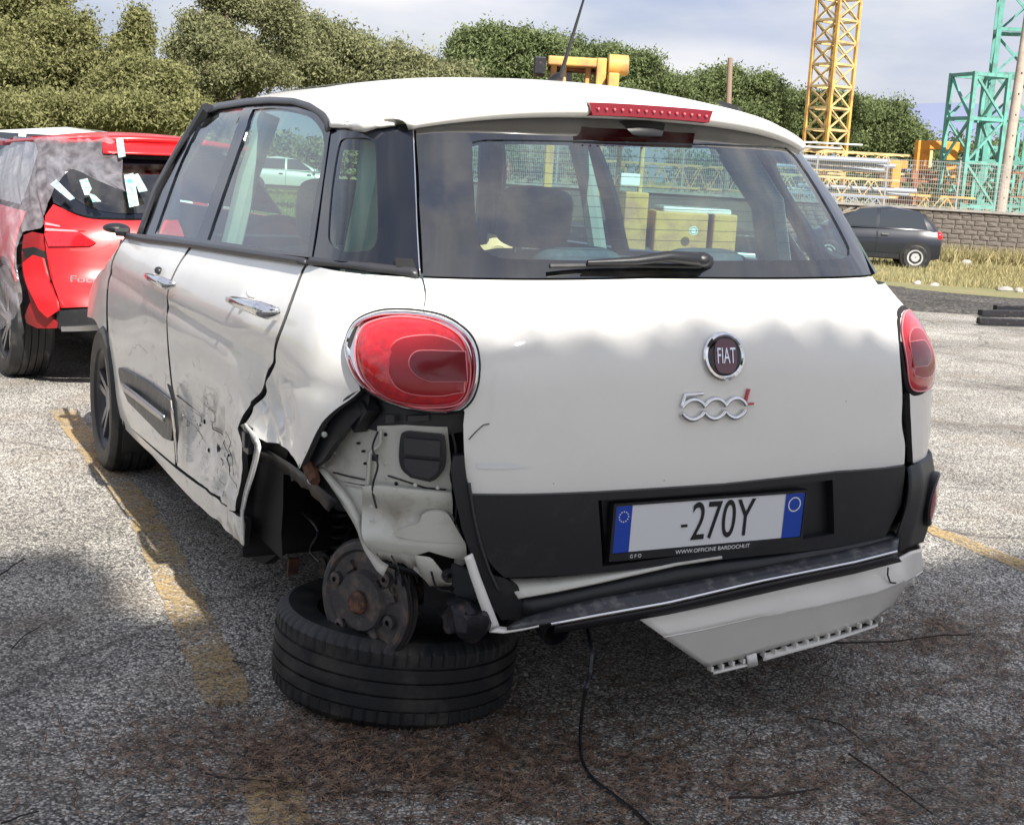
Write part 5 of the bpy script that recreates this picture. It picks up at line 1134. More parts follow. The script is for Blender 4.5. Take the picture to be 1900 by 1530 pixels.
for j in range(14):
    for i in range(14): k = j*15+i; Fc.append((k, k+1, k+16, k+15))
rr_o = mesh_obj('roof', V, Fc, mRed, red, True, 60); s_m = rr_o.modifiers.new('t', 'SOLIDIFY'); s_m.thickness = .03; s_m.offset = -1
loft(BR, 'roof_spoiler', [([(190, 264), (260, 265), (340, 267)], -.10), ([(190, 276), (260, 277), (340, 279)], -.13), ([(192, 285), (260, 287), (338, 290)], -.12)], mRed, red, 14, 3, .012)
loft(BR, 'spoiler_underside', [([(200, 287), (260, 290), (335, 291)], -.03), ([(200, 292), (260, 296), (335, 298)], .0)], mDark, red, 12, 1, .01)
m_ = MB(); q = TR.inverted()@atd(264, 256, 8.8); m_.ball(q, (.03, .05, .03), 10, 6); m_.build('antenna_foot', mBlackPl, red, True)
m_ = MB(); m_.box((0, 1.45, .5), (1.5, 3.3, .5)); m_.box((0, -.2, .60), (1.0, .4, .45)); m_.build('inner_body', mDark, red)
m_ = MB(); n = 10; rows_ = []
for y, z, wd in ((1.45, 1.42, .58), (2.2, 1.0, .74), (3.0, .86, .74), (3.35, .6, .7), (3.4, .3, .7)): rows_.append([(wd*(-1+2*i/n), y-.1*abs(-1+2*i/n)**3, z-.04*abs(-1+2*i/n)**2) for i in range(n+1)])
m_.v = [p for r0 in rows_ for p in r0]; m_.f = [(j*(n+1)+i, j*(n+1)+i+1, (j+1)*(n+1)+i+1, (j+1)*(n+1)+i) for j in range(4) for i in range(n)]; m_.build('bonnet', mRed, red, True)
for cx, cy, R in ((-.80, 0, RL), (.80, 0, RR_), (-.80, 2.64, RL), (.80, 2.64, RR_)): wheel(red, (cx, cy, .325), R, mAlloy, n=96, Rr=.325, w=.225)
m_ = MB(); m_.ball(Vector((-.35, -.2, .3)), (.25, .2, .09), 14, 8); m_.build('silencer', mSteelD, red, True)

# plastic sheeting, hanging in folds over the left side, with tapes
mPl = bpy.data.materials.new('plastic_film'); mPl.use_nodes = True; t = mPl.node_tree; t.nodes.clear(); L = t.links.new
o_ = t.nodes.new('ShaderNodeOutputMaterial'); tr = t.nodes.new('ShaderNodeBsdfTransparent'); df = t.nodes.new('ShaderNodeBsdfDiffuse'); df.inputs[0].default_value = (.84, .81, .88, 1)
tl_ = t.nodes.new('ShaderNodeBsdfTranslucent'); tl_.inputs[0].default_value = (.84, .81, .88, 1); gl = t.nodes.new('ShaderNodeBsdfGlossy'); gl.inputs['Roughness'].default_value = .16
co = t.nodes.new('ShaderNodeTexCoord'); mp_ = t.nodes.new('ShaderNodeMapping'); mp_.inputs['Scale'].default_value = (9, 9, .9); mp_.inputs['Rotation'].default_value = (.06, .22, .0); L(co.outputs['Object'], mp_.inputs[0])
n = t.nodes.new('ShaderNodeTexNoise'); n.inputs['Scale'].default_value = 2.2; n.inputs['Detail'].default_value = 3; n.inputs['Distortion'].default_value = .1; L(mp_.outputs[0], n.inputs['Vector'])
r = t.nodes.new('ShaderNodeMapRange'); r.inputs['From Min'].default_value = .3; r.inputs['From Max'].default_value = .72; r.inputs['To Min'].default_value = .16; r.inputs['To Max'].default_value = .42; L(n.outputs['Fac'], r.inputs['Value'])
a_ = t.nodes.new('ShaderNodeMixShader'); a_.inputs[0].default_value = .45; L(df.outputs[0], a_.inputs[1]); L(tl_.outputs[0], a_.inputs[2])
b_ = t.nodes.new('ShaderNodeMixShader'); b_.inputs[0].default_value = .38; L(a_.outputs[0], b_.inputs[1]); L(gl.outputs[0], b_.inputs[2])
c_ = t.nodes.new('ShaderNodeMixShader'); L(r.outputs[0], c_.inputs[0]); L(tr.outputs[0], c_.inputs[1]); L(b_.outputs[0], c_.inputs[2]); L(c_.outputs[0], o_.inputs[0])
bp = t.nodes.new('ShaderNodeBump'); bp.inputs['Strength'].default_value = .3; bp.inputs['Distance'].default_value = .01; L(n.outputs['Fac'], bp.inputs['Height'])
for q_ in (df, gl): L(bp.outputs[0], q_.inputs['Normal'])
rowsP = [
 [(236, 259), (232, 290), (232, 340), (238, 358)],
 [(190, 256), (186, 284), (182, 322), (192, 340)],
 [(140, 256), (132, 284), (128, 312), (132, 318)],
 [(100, 258), (92, 292), (90, 340), (94, 384)],
 [(70, 262), (62, 305), (66, 370), (82, 424)],
 [(48, 268), (34, 330), (40, 395), (50, 434)],
 [(30, 276), (12, 350), (20, 430), (38, 480)],
 [(14, 285), (-8, 380), (4, 480), (46, 556)],
 [(0, 298), (-30, 400), (-14, 520), (22, 600)],
 [(-20, 310), (-60, 430), (-50, 560), (-4, 616)],
 [(-50, 315), (-100, 450), (-100, 580), (-60, 640)]]
def bpt(x, y, o): return TR@BR.P(*BR.hit(x, y, o), o, False)
G = [[bpt(x, y, -.05-.05*(k > 2)) for x, y in row] for k, row in enumerate(rowsP)]; nu, nv = 150, 60; V = []; Fc = []
def cm(P, t):
    n_ = len(P)-1; i = min(int(t*n_), n_-1); f = t*n_-i; p0, p1, p2, p3 = P[max(i-1, 0)], P[i], P[i+1], P[min(i+2, n_)]
    return .5*((2*p1)+(-p0+p2)*f+(2*p0-5*p1+4*p2-p3)*f*f+(-p0+3*p1-3*p2+p3)*f**3)
for j in range(nv+1):
    col_ = [cm(row, j/nv) for row in G]
    for i in range(nu+1):
        p = cm(col_, i/nu); k = (1-2.2*abs(noise.noise(Vector((i*.085+j*.012, j*.018, 1)))))*.030+(1-2*abs(noise.noise(Vector((i*.23+j*.03, j*.03, 4)))))*.010+noise.noise(Vector((i*.5, j*.12, 9)))*.003
        V.append(p-fh*(.03+k)+UP*k*.3)
for j in range(nv):
    for i in range(nu): k = j*(nu+1)+i; Fc.append((k, k+1, k+nu+2, k+nu+1))
pf = mesh_obj('plastic_sheet', V, Fc, mPl, None, True, 180); tag(pf, 'torn milky plastic sheet taped over the red car and hanging to its tyre', 'plastic sheet')
mTape = M('tape_white', (.40, .44, .44), .5, 0, 0, (55, (.12, .30, .29), .5, .58)); mTeal = M('tape_teal', (.12, .40, .38), .4)
for px, off, lab in (([(93, 342), (104, 333), (139, 368), (130, 372)], -.09, 'white printed tape strip slanting at the lower left of the red car window'),
                     ([(147, 334), (162, 331), (170, 350), (164, 362), (157, 362)], -.09, 'short teal and white tape piece in the middle of the red car window'),
                     ([(230, 325), (247, 321), (258, 381), (240, 385)], -.10, 'long upright tape strip at the right of the red car window'),
                     ([(244, 325), (256, 322), (274, 354), (258, 357)], -.08, 'slanting tape piece just right of the long upright strip'),
                     ([(164, 358), (176, 362), (188, 374), (172, 375)], -.07, 'small pale tape scrap low on the red car window'),
                     ([(215, 258), (228, 256), (233, 290), (220, 293)], -.14, 'white tape strip holding the plastic to the red roof edge')):
    P = [TR@BR.P(*BR.hit(x, y, off), off, False) for x, y in px]; c_t = sum(P, Vector())/len(P); n_t = -fh
    m_ = MB(); k = len(P); m_.add(P+[p+fh*.003 for p in P], [tuple(range(k)), tuple(range(2*k-1, k-1, -1))]+[(i, i+k, (i+1) % k+k, (i+1) % k) for i in range(k)]); o = m_.build('tape_strip', mTape); tag(o, lab, 'tape', 'tape strips on the red car')
    if k == 4 and px[0][0] in (230, 147): 
        m2_ = MB(); M4 = Matrix.Identity(4); cc_ = P[0].lerp(P[1], .5).lerp(c_t, .5)-fh*.004; m2_.lathe([(0, 0), (.018, 0), (.018, .002), (0, .002)], 16, cc_, rotm('X', PI/2)); m2_.build('tape_print', mTeal, o)

# ================================================================== plain background cars
def bg_car(name, label, loc, rz, mat, L_=3.9, W=1.66, H=1.47, hatch=True, tail=None, group=None, hub=mAlloy):
    e = empty(name, label, 'car', loc, (0, 0, rz)); hl = L_/2; w = W/2; yb = -hl; yf = hl; fa, ra = hl-.80, -hl+.62; rw = .29
    st = [(yb+.00, .42, .78, .72), (yb+.05, .28, .92, .90), (yb+.35, .22, .94, .99), (ra, .22, .94, 1), (0, .22, .92, 1), (fa-.3, .22, .90, 1), (fa+.1, .22, .86, .99), (yf-.25, .24, .76, .94), (yf-.05, .28, .64, .82), (yf, .36, .54, .7)]
    m_ = MB(); nn = 0
    for y, z0, z1, k in st:
        ww = w*k; h = z1-z0
        ring = [(-ww*.93, z0), (-ww*.99, z0+h*.25), (-ww, z0+h*.62), (-ww*.975, z0+h*.84), (-ww*.90, z1-.01), (-ww*.6, z1+.02), (0, z1+.03)]
        ring = ring+[(-x, z) for x, z in ring[-2::-1]]; nn = len(ring); m_.v += [(x, y, z) for x, z in ring]
    m_.f = [(j*nn+i, (j+1)*nn+i, (j+1)*nn+i+1, j*nn+i+1) for j in range(len(st)-1) for i in range(nn-1)]+[tuple(range(nn)), tuple((len(st)-1)*nn+i for i in range(nn-1, -1, -1))]
    m_.build('body', mat, e, True, 50)
    # greenhouse
    yr0, yr1, yf1, yf0 = yb+.10, yb+.48, .30, 1.12; wb, wr = w*.90, w*.70; zb = .93
    P = lambda a, t: None
    def gp(y0, y1, s_, t):  # t 0 belt, 1 roof
        return Vector((s_*(wb+(wr-wb)*t**1.3), y0+(y1-y0)*t, zb+(H-.07-zb)*t))
    N = 12; m_ = MB(); base = []
    ys = np.linspace(0, 1, N+1)
    rows_ = []
    for t in (0, .35, .7, .93, 1.0):
        row = []
        y0 = yr0+(yr1-yr0)*t; y1 = yf0+(yf1-yf0)*t; wx = wb+(wr-wb)*t**1.5; z = zb+(H-.05-zb)*t; ym = (y0+y1)/2; hl_ = (y1-y0)/2
        for (x, y) in [(-wx, y0+.12), (-wx*.9, y0+.03), (-wx*.5, y0), (0, y0), (wx*.5, y0), (wx*.9, y0+.03), (wx, y0+.12), (wx, (y0+y1)/2), (wx, y1-.12), (wx*.9, y1-.03), (wx*.5, y1), (0, y1), (-wx*.5, y1), (-wx*.9, y1-.03), (-wx, y1-.12), (-wx, (y0+y1)/2)]: row.append((x, y, z-.10*t*t*min(1.2, abs((y-ym)/hl_))**2.2))
        rows_.append(row)
    rows_.append([(x*.8, y*.85+.0, z+.035) for x, y, z in rows_[-1]]); k_ = len(rows_[0])
    m_.v = [p for r0 in rows_ for p in r0]; m_.f = [(j*k_+i, j*k_+(i+1) % k_, (j+1)*k_+(i+1) % k_, (j+1)*k_+i) for j in range(len(rows_)-1) for i in range(k_)]+[tuple((len(rows_)-1)*k_+i for i in range(k_))]
    m_.build('cabin', mat, e, True, 50)
    for s_ in (-1, 1):
        for a0_, a1_, b0_, b1_ in ((yr0+.30, yr1+.14, yr1+.62, yr0+.72), (yr0+.78, yr1+.68, .02, .20)) if True else ():
            pass
        quad = lambda ya, yb_, yc, yd: [gp(ya, yb_, s_, .06), gp(ya, yb_, s_, .90), gp(yd, yc, s_, .90), gp(yd, yc, s_, .06)]
        for (ya, yA, yd, yD) in ((yr0+.28, yr1+.12, -.22, -.22), (-.14, -.14, yf0-.22, yf1-.12)):
            q = [Vector((s_*(wb+(wr-wb)*t**1.5+.006), y0_+(y1_-y0_)*t, zb+(H-.05-zb)*t)) for (y0_, y1_), t in (((ya, yA), .06), ((ya, yA), .5), ((ya, yA), .9), ((yd, yD), .9), ((yd, yD), .5), ((yd, yD), .06))]
            m_ = MB(); k = 6; m_.add(q+[p-Vector((s_*.01, 0, 0)) for p in q], [(0, 1, 4, 5), (1, 2, 3, 4)]+[(i, i+k, (i+1) % k+k, (i+1) % k) for i in range(k)]); m_.build('side_window', mGlassW, e)
        m_ = MB(); m_.box((s_*(w+.002), -.18, .60), (.006, .012, .60)); m_.box((s_*(w+.002), .95, .58), (.006, .012, .54)); m_.build('door_gap', mDark, e)
        for y in (-.36, .72):
            m_ = MB(); m_.box((s_*(w+.012), y, .80), (.03, .16, .03)); m_.build('door_handle', mBlackPl if mat is not mBgBlack else mChrome, e)
        m_ = MB(); m_.ball((s_*(w+.09), .95, .97), (.10, .06, .07), 10, 6); m_.build('door_mirror', mat, e, True)
        m_ = MB(); m_.box((s_*(w+.001), .05, .30), (.02, L_-1.9, .10)); m_.build('sill', mBlackPl, e)
        for y in (fa, ra):
            m_ = MB(); m_.lathe([(0, 0), (rw+.07, 0), (rw+.07, .012), (rw+.05, .016), (0, .016)], 36, (s_*(w-.012), y, .31), RL if s_ < 0 else RR_); m_.build('wheel_arch', mDark, e, True, 40)
            wh = bpy.data.objects.new('wheel', None); C.objects.link(wh); wh.parent = e; wh.location = (s_*(w-.07), y, rw)
            R = RL if s_ < 0 else RR_; m_ = MB(); m_.lathe([(rw-.1, -.09), (rw-.02, -.095), (rw, -.08), (rw, .08), (rw-.02, .095), (rw-.1, .09)], 40, (0, 0, 0), R, True); m_.build('tyre', mRubber, wh, True, 40)
            m_ = MB(); m_.lathe([(0, .07), (.05, .085), (.12, .07), (rw-.10, .08), (rw-.095, .09)], 36, (0, 0, 0), R); m_.build('hubcap', hub, wh, True)
            m_ = MB()
            for k in range(6): a = PI*k/3; m_.box(R@Vector((.125*math.cos(a), .125*math.sin(a), .078)), (.012, .05, .04))
            m_.build('hubcap_slots', mDark, wh)
        m_ = MB(); m_.ball((s_*w*.80, yb+.11, .80), (.10, .10, .13), 12, 8); m_.build('tail_lamp', mLensA, e, True)
        m_ = MB(); m_.ball((s_*w*.70, yf-.17, .66), (.16, .12, .09), 12, 8); m_.build('headlamp', mChrome, e, True)
    q = []
    for (y0_, y1_, s1) in ((yr0, yr1, -1), (yf0, yf1, 1)):
        m_ = MB(); pts_ = []
        for t in (.1, .5, .9):
            y = y0_+(y1_-y0_)*t; wx = (wb+(wr-wb)*t**1.5)*.82; z = zb+(H-.05-zb)*t
            for x in (-wx, -wx*.5, 0, wx*.5, wx): pts_.append((x, y+s1*.012-s1*.03*(abs(x)/wx)**3, z))
        m_.v = pts_; m_.f = [(j*5+i, j*5+i+1, j*5+6+i, j*5+5+i) for j in range(2) for i in range(4)]; m_.build('rear_window' if s1 < 0 else 'windscreen', mGlassW, e, True)
    return e
mBgBlack = paint('black_paint', (.008, .011, .020)); mBgWhite = M('bg_white_paint', (.72, .72, .72), .3, 0, 1); mBgSilver = M('silver_paint', (.55, .58, .58), .3, .3, 1); mBgDark = M('dark_red_paint', (.10, .01, .015), .3, 0, 1)
mGlassW = M('tinted_window', (.02, .026, .035), .06, 0, 1)
LEFT_RZ = math.atan2(-(-rh.x), -rh.y)     # facing the picture's left
def ang(d): return math.atan2(-d.x, d.y)
bp_ = atd(1725, 490, 33.5); zg = gz(bp_.x, bp_.y)
bc = Vector((bp_.x, bp_.y, zg))-rh*1.63-fh*.0
bg_car('black_car', 'small black hatchback parked on dry grass by the stone wall', (bc.x, bc.y, gz(bc.x, bc.y)-.02), ang(-rh+fh*.15), mBgBlack, 3.45, 1.62, 1.47, hub=M('wheel_white', (.38, .38, .38), .4))
q = atd(540, 358, 54); bg_car('silver_car', 'pale silver hatchback on the grass far behind, seen through the side window', (q.x, q.y, 0), ang(rh+fh*.1), mBgSilver, 3.9, 1.68, 1.46)
q = pt(-5.3, 15.2); bg_car('white_car', 'white car standing side on behind the plastic wrapped red car', (q.x, q.y, 0), ang(-rh), mBgWhite, 4.3, 1.75, 1.56)
q = pt(-4.95, 11.3); bg_car('dark_red_car', 'dark red car cut off by the left edge beyond the plastic sheet', (q.x, q.y, 0), ang(-rh-fh*.25), mBgDark, 3.9, 1.7, 1.42)

# ================================================================== yard wall, mesh fence, pole
mStone = M('wall_stone', (.125, .107, .095), .9, 0, 0, (5, (.175, .15, .13), .4, .65), (30, .8, .02)); mMort = M('wall_mortar', (.125, .108, .095), .95, 0, 0, None, (30, .8, .02)); mConc = M('concrete', (.34, .32, .30), .85, 0, 0, (4, (.22, .21, .19), .4, .7), (30, .4, .01))
WA = atd(2150, 480, 37.5); WB = atd(700, 430, 45); WA.z = WB.z = 0; wd_ = (WA-WB).normalized(); wn = Vector((wd_.y, -wd_.x, 0)); 
if wn.dot(fh) > 0: wn = -wn
WL = (WA-WB).length; ztop = atd(1900, 400, 38.6).z
def wp(s, z, d=0): q = WB+wd_*s+wn*d; return Vector((q.x, q.y, z))
zb_ = -.5
wall = empty('stone_wall', 'low grey stone wall with concrete cap along the yard', 'wall', wp(WL/2, zb_))
wall.rotation_euler = (0, 0, math.atan2(wd_.y, wd_.x))
def wl(s, z, d=0): return Vector((s-WL/2, -d if True else d, z-zb_))      # wall local: x along, -y outwards to the lot
m_ = MB(); m_.box(wl(WL/2, (zb_+ztop)/2, -.16), (WL, .32, ztop-zb_)); m_.build('wall_core', mMort, wall)
m_ = MB(); m_.box(wl(WL/2, ztop+.035, -.14), (WL, .42, .07)); m_.build('wall_cap', mConc, wall)
protos = []
for k in range(6):
    wv, hv = (.34, .26, .20, .30, .38, .23)[k], .125; m_ = MB(); rn = random.Random(k)
    vs_ = []
    for x, z in ((-1, -1), (0, -1.05), (1, -1), (1.02, 0), (1, 1), (0, 1.04), (-1, 1), (-1.02, 0)):
        vs_.append((x*wv/2*rn.uniform(.93, 1.0), 0, z*hv/2*rn.uniform(.88, 1)))
    fr_v = [(x*.90, -.012*rn.uniform(.4, 1.5), z*.84) for x, _, z in vs_]
    m_.v = vs_+fr_v+[(0, -.024, 0)]; m_.f = [(i, (i+1) % 8, (i+1) % 8+8, i+8) for i in range(8)]+[(8+i, 8+(i+1) % 8, 16) for i in range(8)]
    me = bpy.data.meshes.new('stone'); me.from_pydata(m_.v, [], m_.f); me.materials.append(mStone); protos.append((me, wv))
s1, s2 = WL-11, WL-3.6; cnt = 0; z = zb_+.25
while z < ztop-.02:
    s = s1+random.uniform(0, .2)
    while s < s2 and cnt < 290:
        me, wv = protos[random.randrange(6)]; o = bpy.data.objects.new('stone', me); C.objects.link(o); o.parent = wall; o.location = wl(s+wv/2, z, .003); o.scale = (1, random.uniform(.7, 1.3), 1); s += wv+.015; cnt += 1
    z += .132
mFence = M('galvanised_fence', (.42, .42, .40), .5, .4); fen = empty('mesh_fence', 'grey metal mesh fence standing on the stone wall', 'fence', wp(WL/2, ztop+.07)); fen.rotation_euler = wall.rotation_euler
FH = 1.32; nb = int(WL/2.0)
for k in range(nb+1):
    m_ = MB(); m_.box((k*2.0-WL/2, .14, FH/2+.02), (.05, .05, FH+.04)); m_.build('post', mFence, fen)
bay = MB()
for i in range(1, 32): bay.box((i*2.0/32, 0, FH/2), (.009, .022, FH))
for i in range(11): bay.box((1.0, 0, .04+i*(FH-.06)/10), (1.95, .012, .012))
bm_ = bay.build('mesh_panel', mFence, fen); bm_.location = (-WL/2, .14, 0)
for k in range(1, nb): o = bm_.copy(); C.objects.link(o); o.parent = fen; o.location = (k*2.0-WL/2, .14, 0)
mPole = M('pole_concrete', (.30, .25, .21), .85, 0, 0, (3, (.40, .34, .28), .4, .65))
pb = atd(1856, 392, 42); pT = atd(1925, -90, 42); pb2 = pb+(pb-pT).normalized()*1.4
m_ = MB(); m_.tube([pb2, pb.lerp(pT, .5), pT+(pT-pb)*.2], [.17, .145, .11], 14); o = m_.build('utility_pole', mPole, None, True); tag(o, 'leaning brownish concrete pole in front of the green crane sections', 'pole')
b_ = MB()
for k in range(12): b_.box(pb.lerp(pT, .05+.08*k)-fh*.15, (.03, .03, .05))
b_.build('pole_steps', mSteelD, o)
pb = atd(1352, 330, 48); pT = atd(1355, 108, 48)
m_ = MB(); m_.tube([pb-UP*2, pT], [.12, .09], 10); o = m_.build('timber_post', M('post_wood', (.22, .16, .12), .9), None, True); tag(o, 'thin brown post rising behind the white roof before the pines', 'post')

# ================================================================== lattice masts
mYel = M('crane_yellow', (.60, .36, .09), .55, 0, 0, (3, (.40, .20, .09), .45, .62)); mYelP = M('pale_crane_yellow', (.58, .44, .20), .6, 0, 0, (3, (.38, .24, .12), .45, .65)); mGrn = M('crane_green', (.11, .34, .29), .6, 0, 0, (4, (.10, .20, .17), .45, .65)); mOrg = M('machine_orange', (.75, .28, .03), .5, 0, 0, (4, (.5, .15, .03), .5, .7)); mRstM = M('rusty_steel', (.30, .13, .06), .8, 0, 0, (5, (.2, .08, .05), .4, .6)); mBluG = M('blue_grey_steel', (.24, .28, .36), .5)
def mast(name, label, base, height, w, rz, mat, mod, leg=.10, br=.06, matb=None, tilt=(0, 0), singles=True, cat='crane mast', group=None):
    e = empty(name, label, cat, base, (tilt[0], tilt[1], rz), group); h = w/2; cr_ = [(-h, -h), (h, -h), (h, h), (-h, h)]
    for x, y in cr_: m_ = MB(); m_.box((x, y, height/2), (leg, leg, height)); m_.build('leg', mat, e)
    allb = MB(); n_ = int(height/mod)
    for k in range(n_):
        z0, z1 = k*mod, (k+1)*mod
        for i in range(4):
            (xa, ya), (xb, yb_) = cr_[i], cr_[(i+1) % 4]
            for kind in range(3):
                a, b = [(Vector((xa, ya, z1)), Vector((xb, yb_, z1))), (Vector((xa, ya, z0)), Vector((xb, yb_, z1))), (Vector((xb, yb_, z0)), Vector((xa, ya, z1)))][kind]
                if kind == 2 and mat is mGrn: continue
                if kind == 1 and mat is mGrn and k % 2: a, b = Vector((xb, yb_, z0)), Vector((xa, ya, z1))
                d = (b-a).normalized()*leg*.5; a = a+d; b = b-d
                if singles and z0 < 14:
                    m_ = MB(); m_.bar(a, b, br if kind else br*1.5); m_.build('brace' if kind else 'crossbar', matb or mat, e)
                else: allb.bar(a, b, br if kind else br*1.5)
    if allb.v: o = allb.build('bracing', matb or mat, e); o['kind'] = 'stuff'
    return e
q = atd(1528, 300, 52); mast('tower_crane_mast', 'tall yellow lattice crane mast rising before the dark pines', (q.x, q.y, -.4), 26, 1.12, ang(fh)+.62, mYel, .80, .11, .055, mYelP)
q = atd(1782, 390, 46); mast('green_mast_section', 'lower green lattice crane section left of the leaning pole', (q.x+.2, q.y, -.3), 5.75, 1.30, ang(fh)+.30, mGrn, 1.42, .13, .075)
m_ = MB()
q = atd(1852, 390, 49); mast('green_mast_section', 'taller green lattice crane mast behind the leaning pole, running out of the frame', (q.x, q.y, -.3), 14, 1.45, ang(fh)-.25, mGrn, 1.5, .16, .085)
q = atd(1842, 330, 52); mast('green_mast_section', 'short green lattice piece standing between the two larger green masts', (q.x, q.y, -.3), 4.6, 1.1, ang(fh)+.1, mGrn, 1.2, .11, .07)
def boom(name, label, a, b, w, h, mat, mod=.7, leg=.07, br=.035, cat='crane section', group='lattice crane sections lying in the yard'):
    a = Vector(a); b = Vector(b); d = (b-a); L_ = d.length; e = empty(name, label, cat, a, (0, 0, math.atan2(d.y, d.x)), group)
    for y in (-w/2, w/2):
        for z in (0, h): m_ = MB(); m_.box((L_/2, y, z+leg/2), (L_, leg, leg)); m_.build('chord', mat, e)
    al = MB(); n_ = int(L_/mod)
    for k in range(n_):
        x0, x1 = k*mod, (k+1)*mod
        for y in (-w/2, w/2): al.bar((x0, y, 0), (x0+mod/2, y, h), br); al.bar((x0+mod/2, y, h), (x1, y, 0), br)
        for z in (0, h): al.bar((x0, -w/2, z), (x1, w/2, z), br)
    al.build('bracing', mat, e)['kind'] = 'stuff'; return e
def pz(px, py, D): return atd(px, py, D)
for px0, px1, py, D, w_, h_, mt, lab in (
    (1425, 1680, 318, 47, .9, .62, mYelP, 'topmost pale yellow lattice section of the stack behind the fence'),
    (1440, 1660, 362, 46, .8, .55, mYelP, 'lower pale yellow lattice section resting under the yellow one'),
    (1440, 1640, 388, 45, .9, .45, mBluG, 'blue grey lattice section at the bottom of the stack'),
    (1640, 1790, 372, 47, .8, .6, mRstM, 'rusty lattice section lying right of the yellow stack'),
    (1100, 1420, 350, 50, .9, .8, mYel, 'orange yellow lattice section lying behind the black car roofline'),
    (1690, 1800, 395, 45.5, .7, .5, mYel, 'small yellow lattice piece at the foot of the green mast'),
    (1880, 2050, 372, 46, .8, .8, mRstM, 'rusty lattice section at the right edge behind the mesh fence')):
    a = pz(px0, py-(px1-px0)*.055*.5, D); b = pz(px1, py+(px1-px0)*.055*.5, D); zz = (a.z+b.z)/2; a.z = b.z = zz; boom('crane_section', lab, a, b, w_, h_, mt)
mYd = groundmat('yard_clutter_soil', [(.04, .035, .03), (.12, .10, .08), (.3, .27, .22)], 6, .05)
for k, (px0, px1, py, r0) in enumerate(((1440, 1650, 290, .10), (1450, 1660, 298, .08), (1430, 1640, 306, .07), (1480, 1700, 344, .09), (1460, 1690, 350, .07), (1440, 1560, 270, .05), (1470, 1600, 263, .04))):
    a = pz(px0, py, 45.8); b = pz(px1, py+(px1-px0)*.05, 45.8+.4*(k % 3)); m_ = MB(); m_.tube([a, b], r0, 10); o = m_.build('steel_pipe', mBluG if k < 5 else mFence, None, True)
    tag(o, ['thick blue grey steel tube, top one on the yellow stack', 'blue grey tube just under the thickest one', 'third blue grey tube touching the yellow lattice', 'grey tube between the two yellow lattice sections', 'lower thin tube between the yellow lattice sections', 'thin grey rail above the stack beside the yellow mast', 'highest thin grey rail at the foot of the yellow mast'][k], 'pipe', 'steel tubes stacked behind the fence')
# orange machine frames behind the fence
def pbox(m_, x0, y0, x1, y1, D, depth=.3):
    c = atd((x0+x1)/2, (y0+y1)/2, D); ww = (x1-x0)*D/F; hh = (y1-y0)*D/F; R = Matrix(((rh.x, fh.x, 0), (rh.y, fh.y, 0), (0, 0, 1))); m_.box(c, (ww, depth, hh), R=R); return m_
def place(name, label, cat, specs, D, group=None):
    x0 = sum(s[1] for s in specs)/len(specs); ymax = max(s[4] for s in specs); e = empty(name, label, cat, (0, 0, 0), (0, 0, 0), group); b0 = atd(x0, ymax, D)
    e.location = b0
    for s_ in specs:
        m_ = MB(); pbox(m_, *s_[1:5], D+(s_[7] if len(s_) > 7 else 0), s_[6] if len(s_) > 6 else .3); m_.v = [tuple(Vector(v)-b0) for v in m_.v]; o = m_.build(s_[0], s_[5], e)
        bv = o.modifiers.new('b', 'BEVEL'); bv.width = .015; bv.segments = 2
    return e
place('orange_gantry', 'orange steel frame with post and beam behind the green mast', 'machine frame', [('post', 1698, 262, 1720, 330, mOrg, .4), ('beam', 1720, 263, 1790, 278, mOrg, .3), ('counterweight', 1752, 278, 1772, 330, mOrg, .4), ('post', 1722, 280, 1728, 335, mYelP, .1), ('cross_beam', 1690, 318, 1738, 334, mRstM, .3), ('foot', 1690, 334, 1700, 410, mRstM, .2)], 47)
place('orange_column', 'short rusty orange column right of the yellow lattice stack', 'column', [('shaft', 1652, 306, 1668, 372, mOrg, .25), ('head', 1646, 298, 1682, 312, mOrg, .3), ('foot', 1645, 365, 1692, 378, mRstM, .3), ('brace', 1668, 330, 1690, 338, mRstM, .2)], 46.5)
# ================================================================== yellow truck-mounted machine ahead of the wreck
D0 = 14.5
ym = place('yellow_machine', 'yellow truck mounted machine with round drum standing ahead of the white car', 'machine', [
    ('upper_beam', 1016, 110, 1120, 126, mYel, .5), ('upper_post', 1020, 122, 1032, 165, mYel, .2), ('upper_post', 1040, 122, 1050, 165, mYelP, .2), ('upper_post', 1085, 122, 1096, 165, mYel, .2), ('mast_block', 1104, 112, 1122, 165, mYel, .5), ('mast_block', 1126, 138, 1146, 170, mYel, .4, -.2),
    ('cross_plate', 1016, 128, 1110, 134, mRstM, .3, .2), ('dark_gearbox', 990, 108, 1012, 140, mSteelD, .4), ('hydraulic_box', 1030, 136, 1060, 160, mBluG, .4, .3),
    ('chassis', 960, 420, 1420, 470, mSteelD, 1.6, .8), ('engine_cover', 1205, 392, 1300, 466, mYel, 1.0), ('cab_side', 1150, 356, 1192, 466, mYel, 1.0), ('cab_end', 1310, 396, 1352, 462, mYel, 1.0), ('white_hood', 1222, 384, 1345, 394, mBgWhite, .9), ('cab_post', 1144, 262, 1152, 360, mYelP, .1), ('cab_post', 1186, 262, 1194, 360, mYelP, .1), ('cab_roof', 1140, 250, 1200, 262, mYelP, 1.0), ('upright', 1008, 262, 1024, 420, mYel, .2), ('upright', 1100, 165, 1116, 420, mYel, .2), ('tank', 990, 165, 1180, 200, mRstM, .6, .4), ('control_box', 1150, 322, 1186, 345, mInkW, .2, -.05), ('bumper_bar', 1140, 462, 1400, 474, mBgSilver, .2, -.1)], D0)
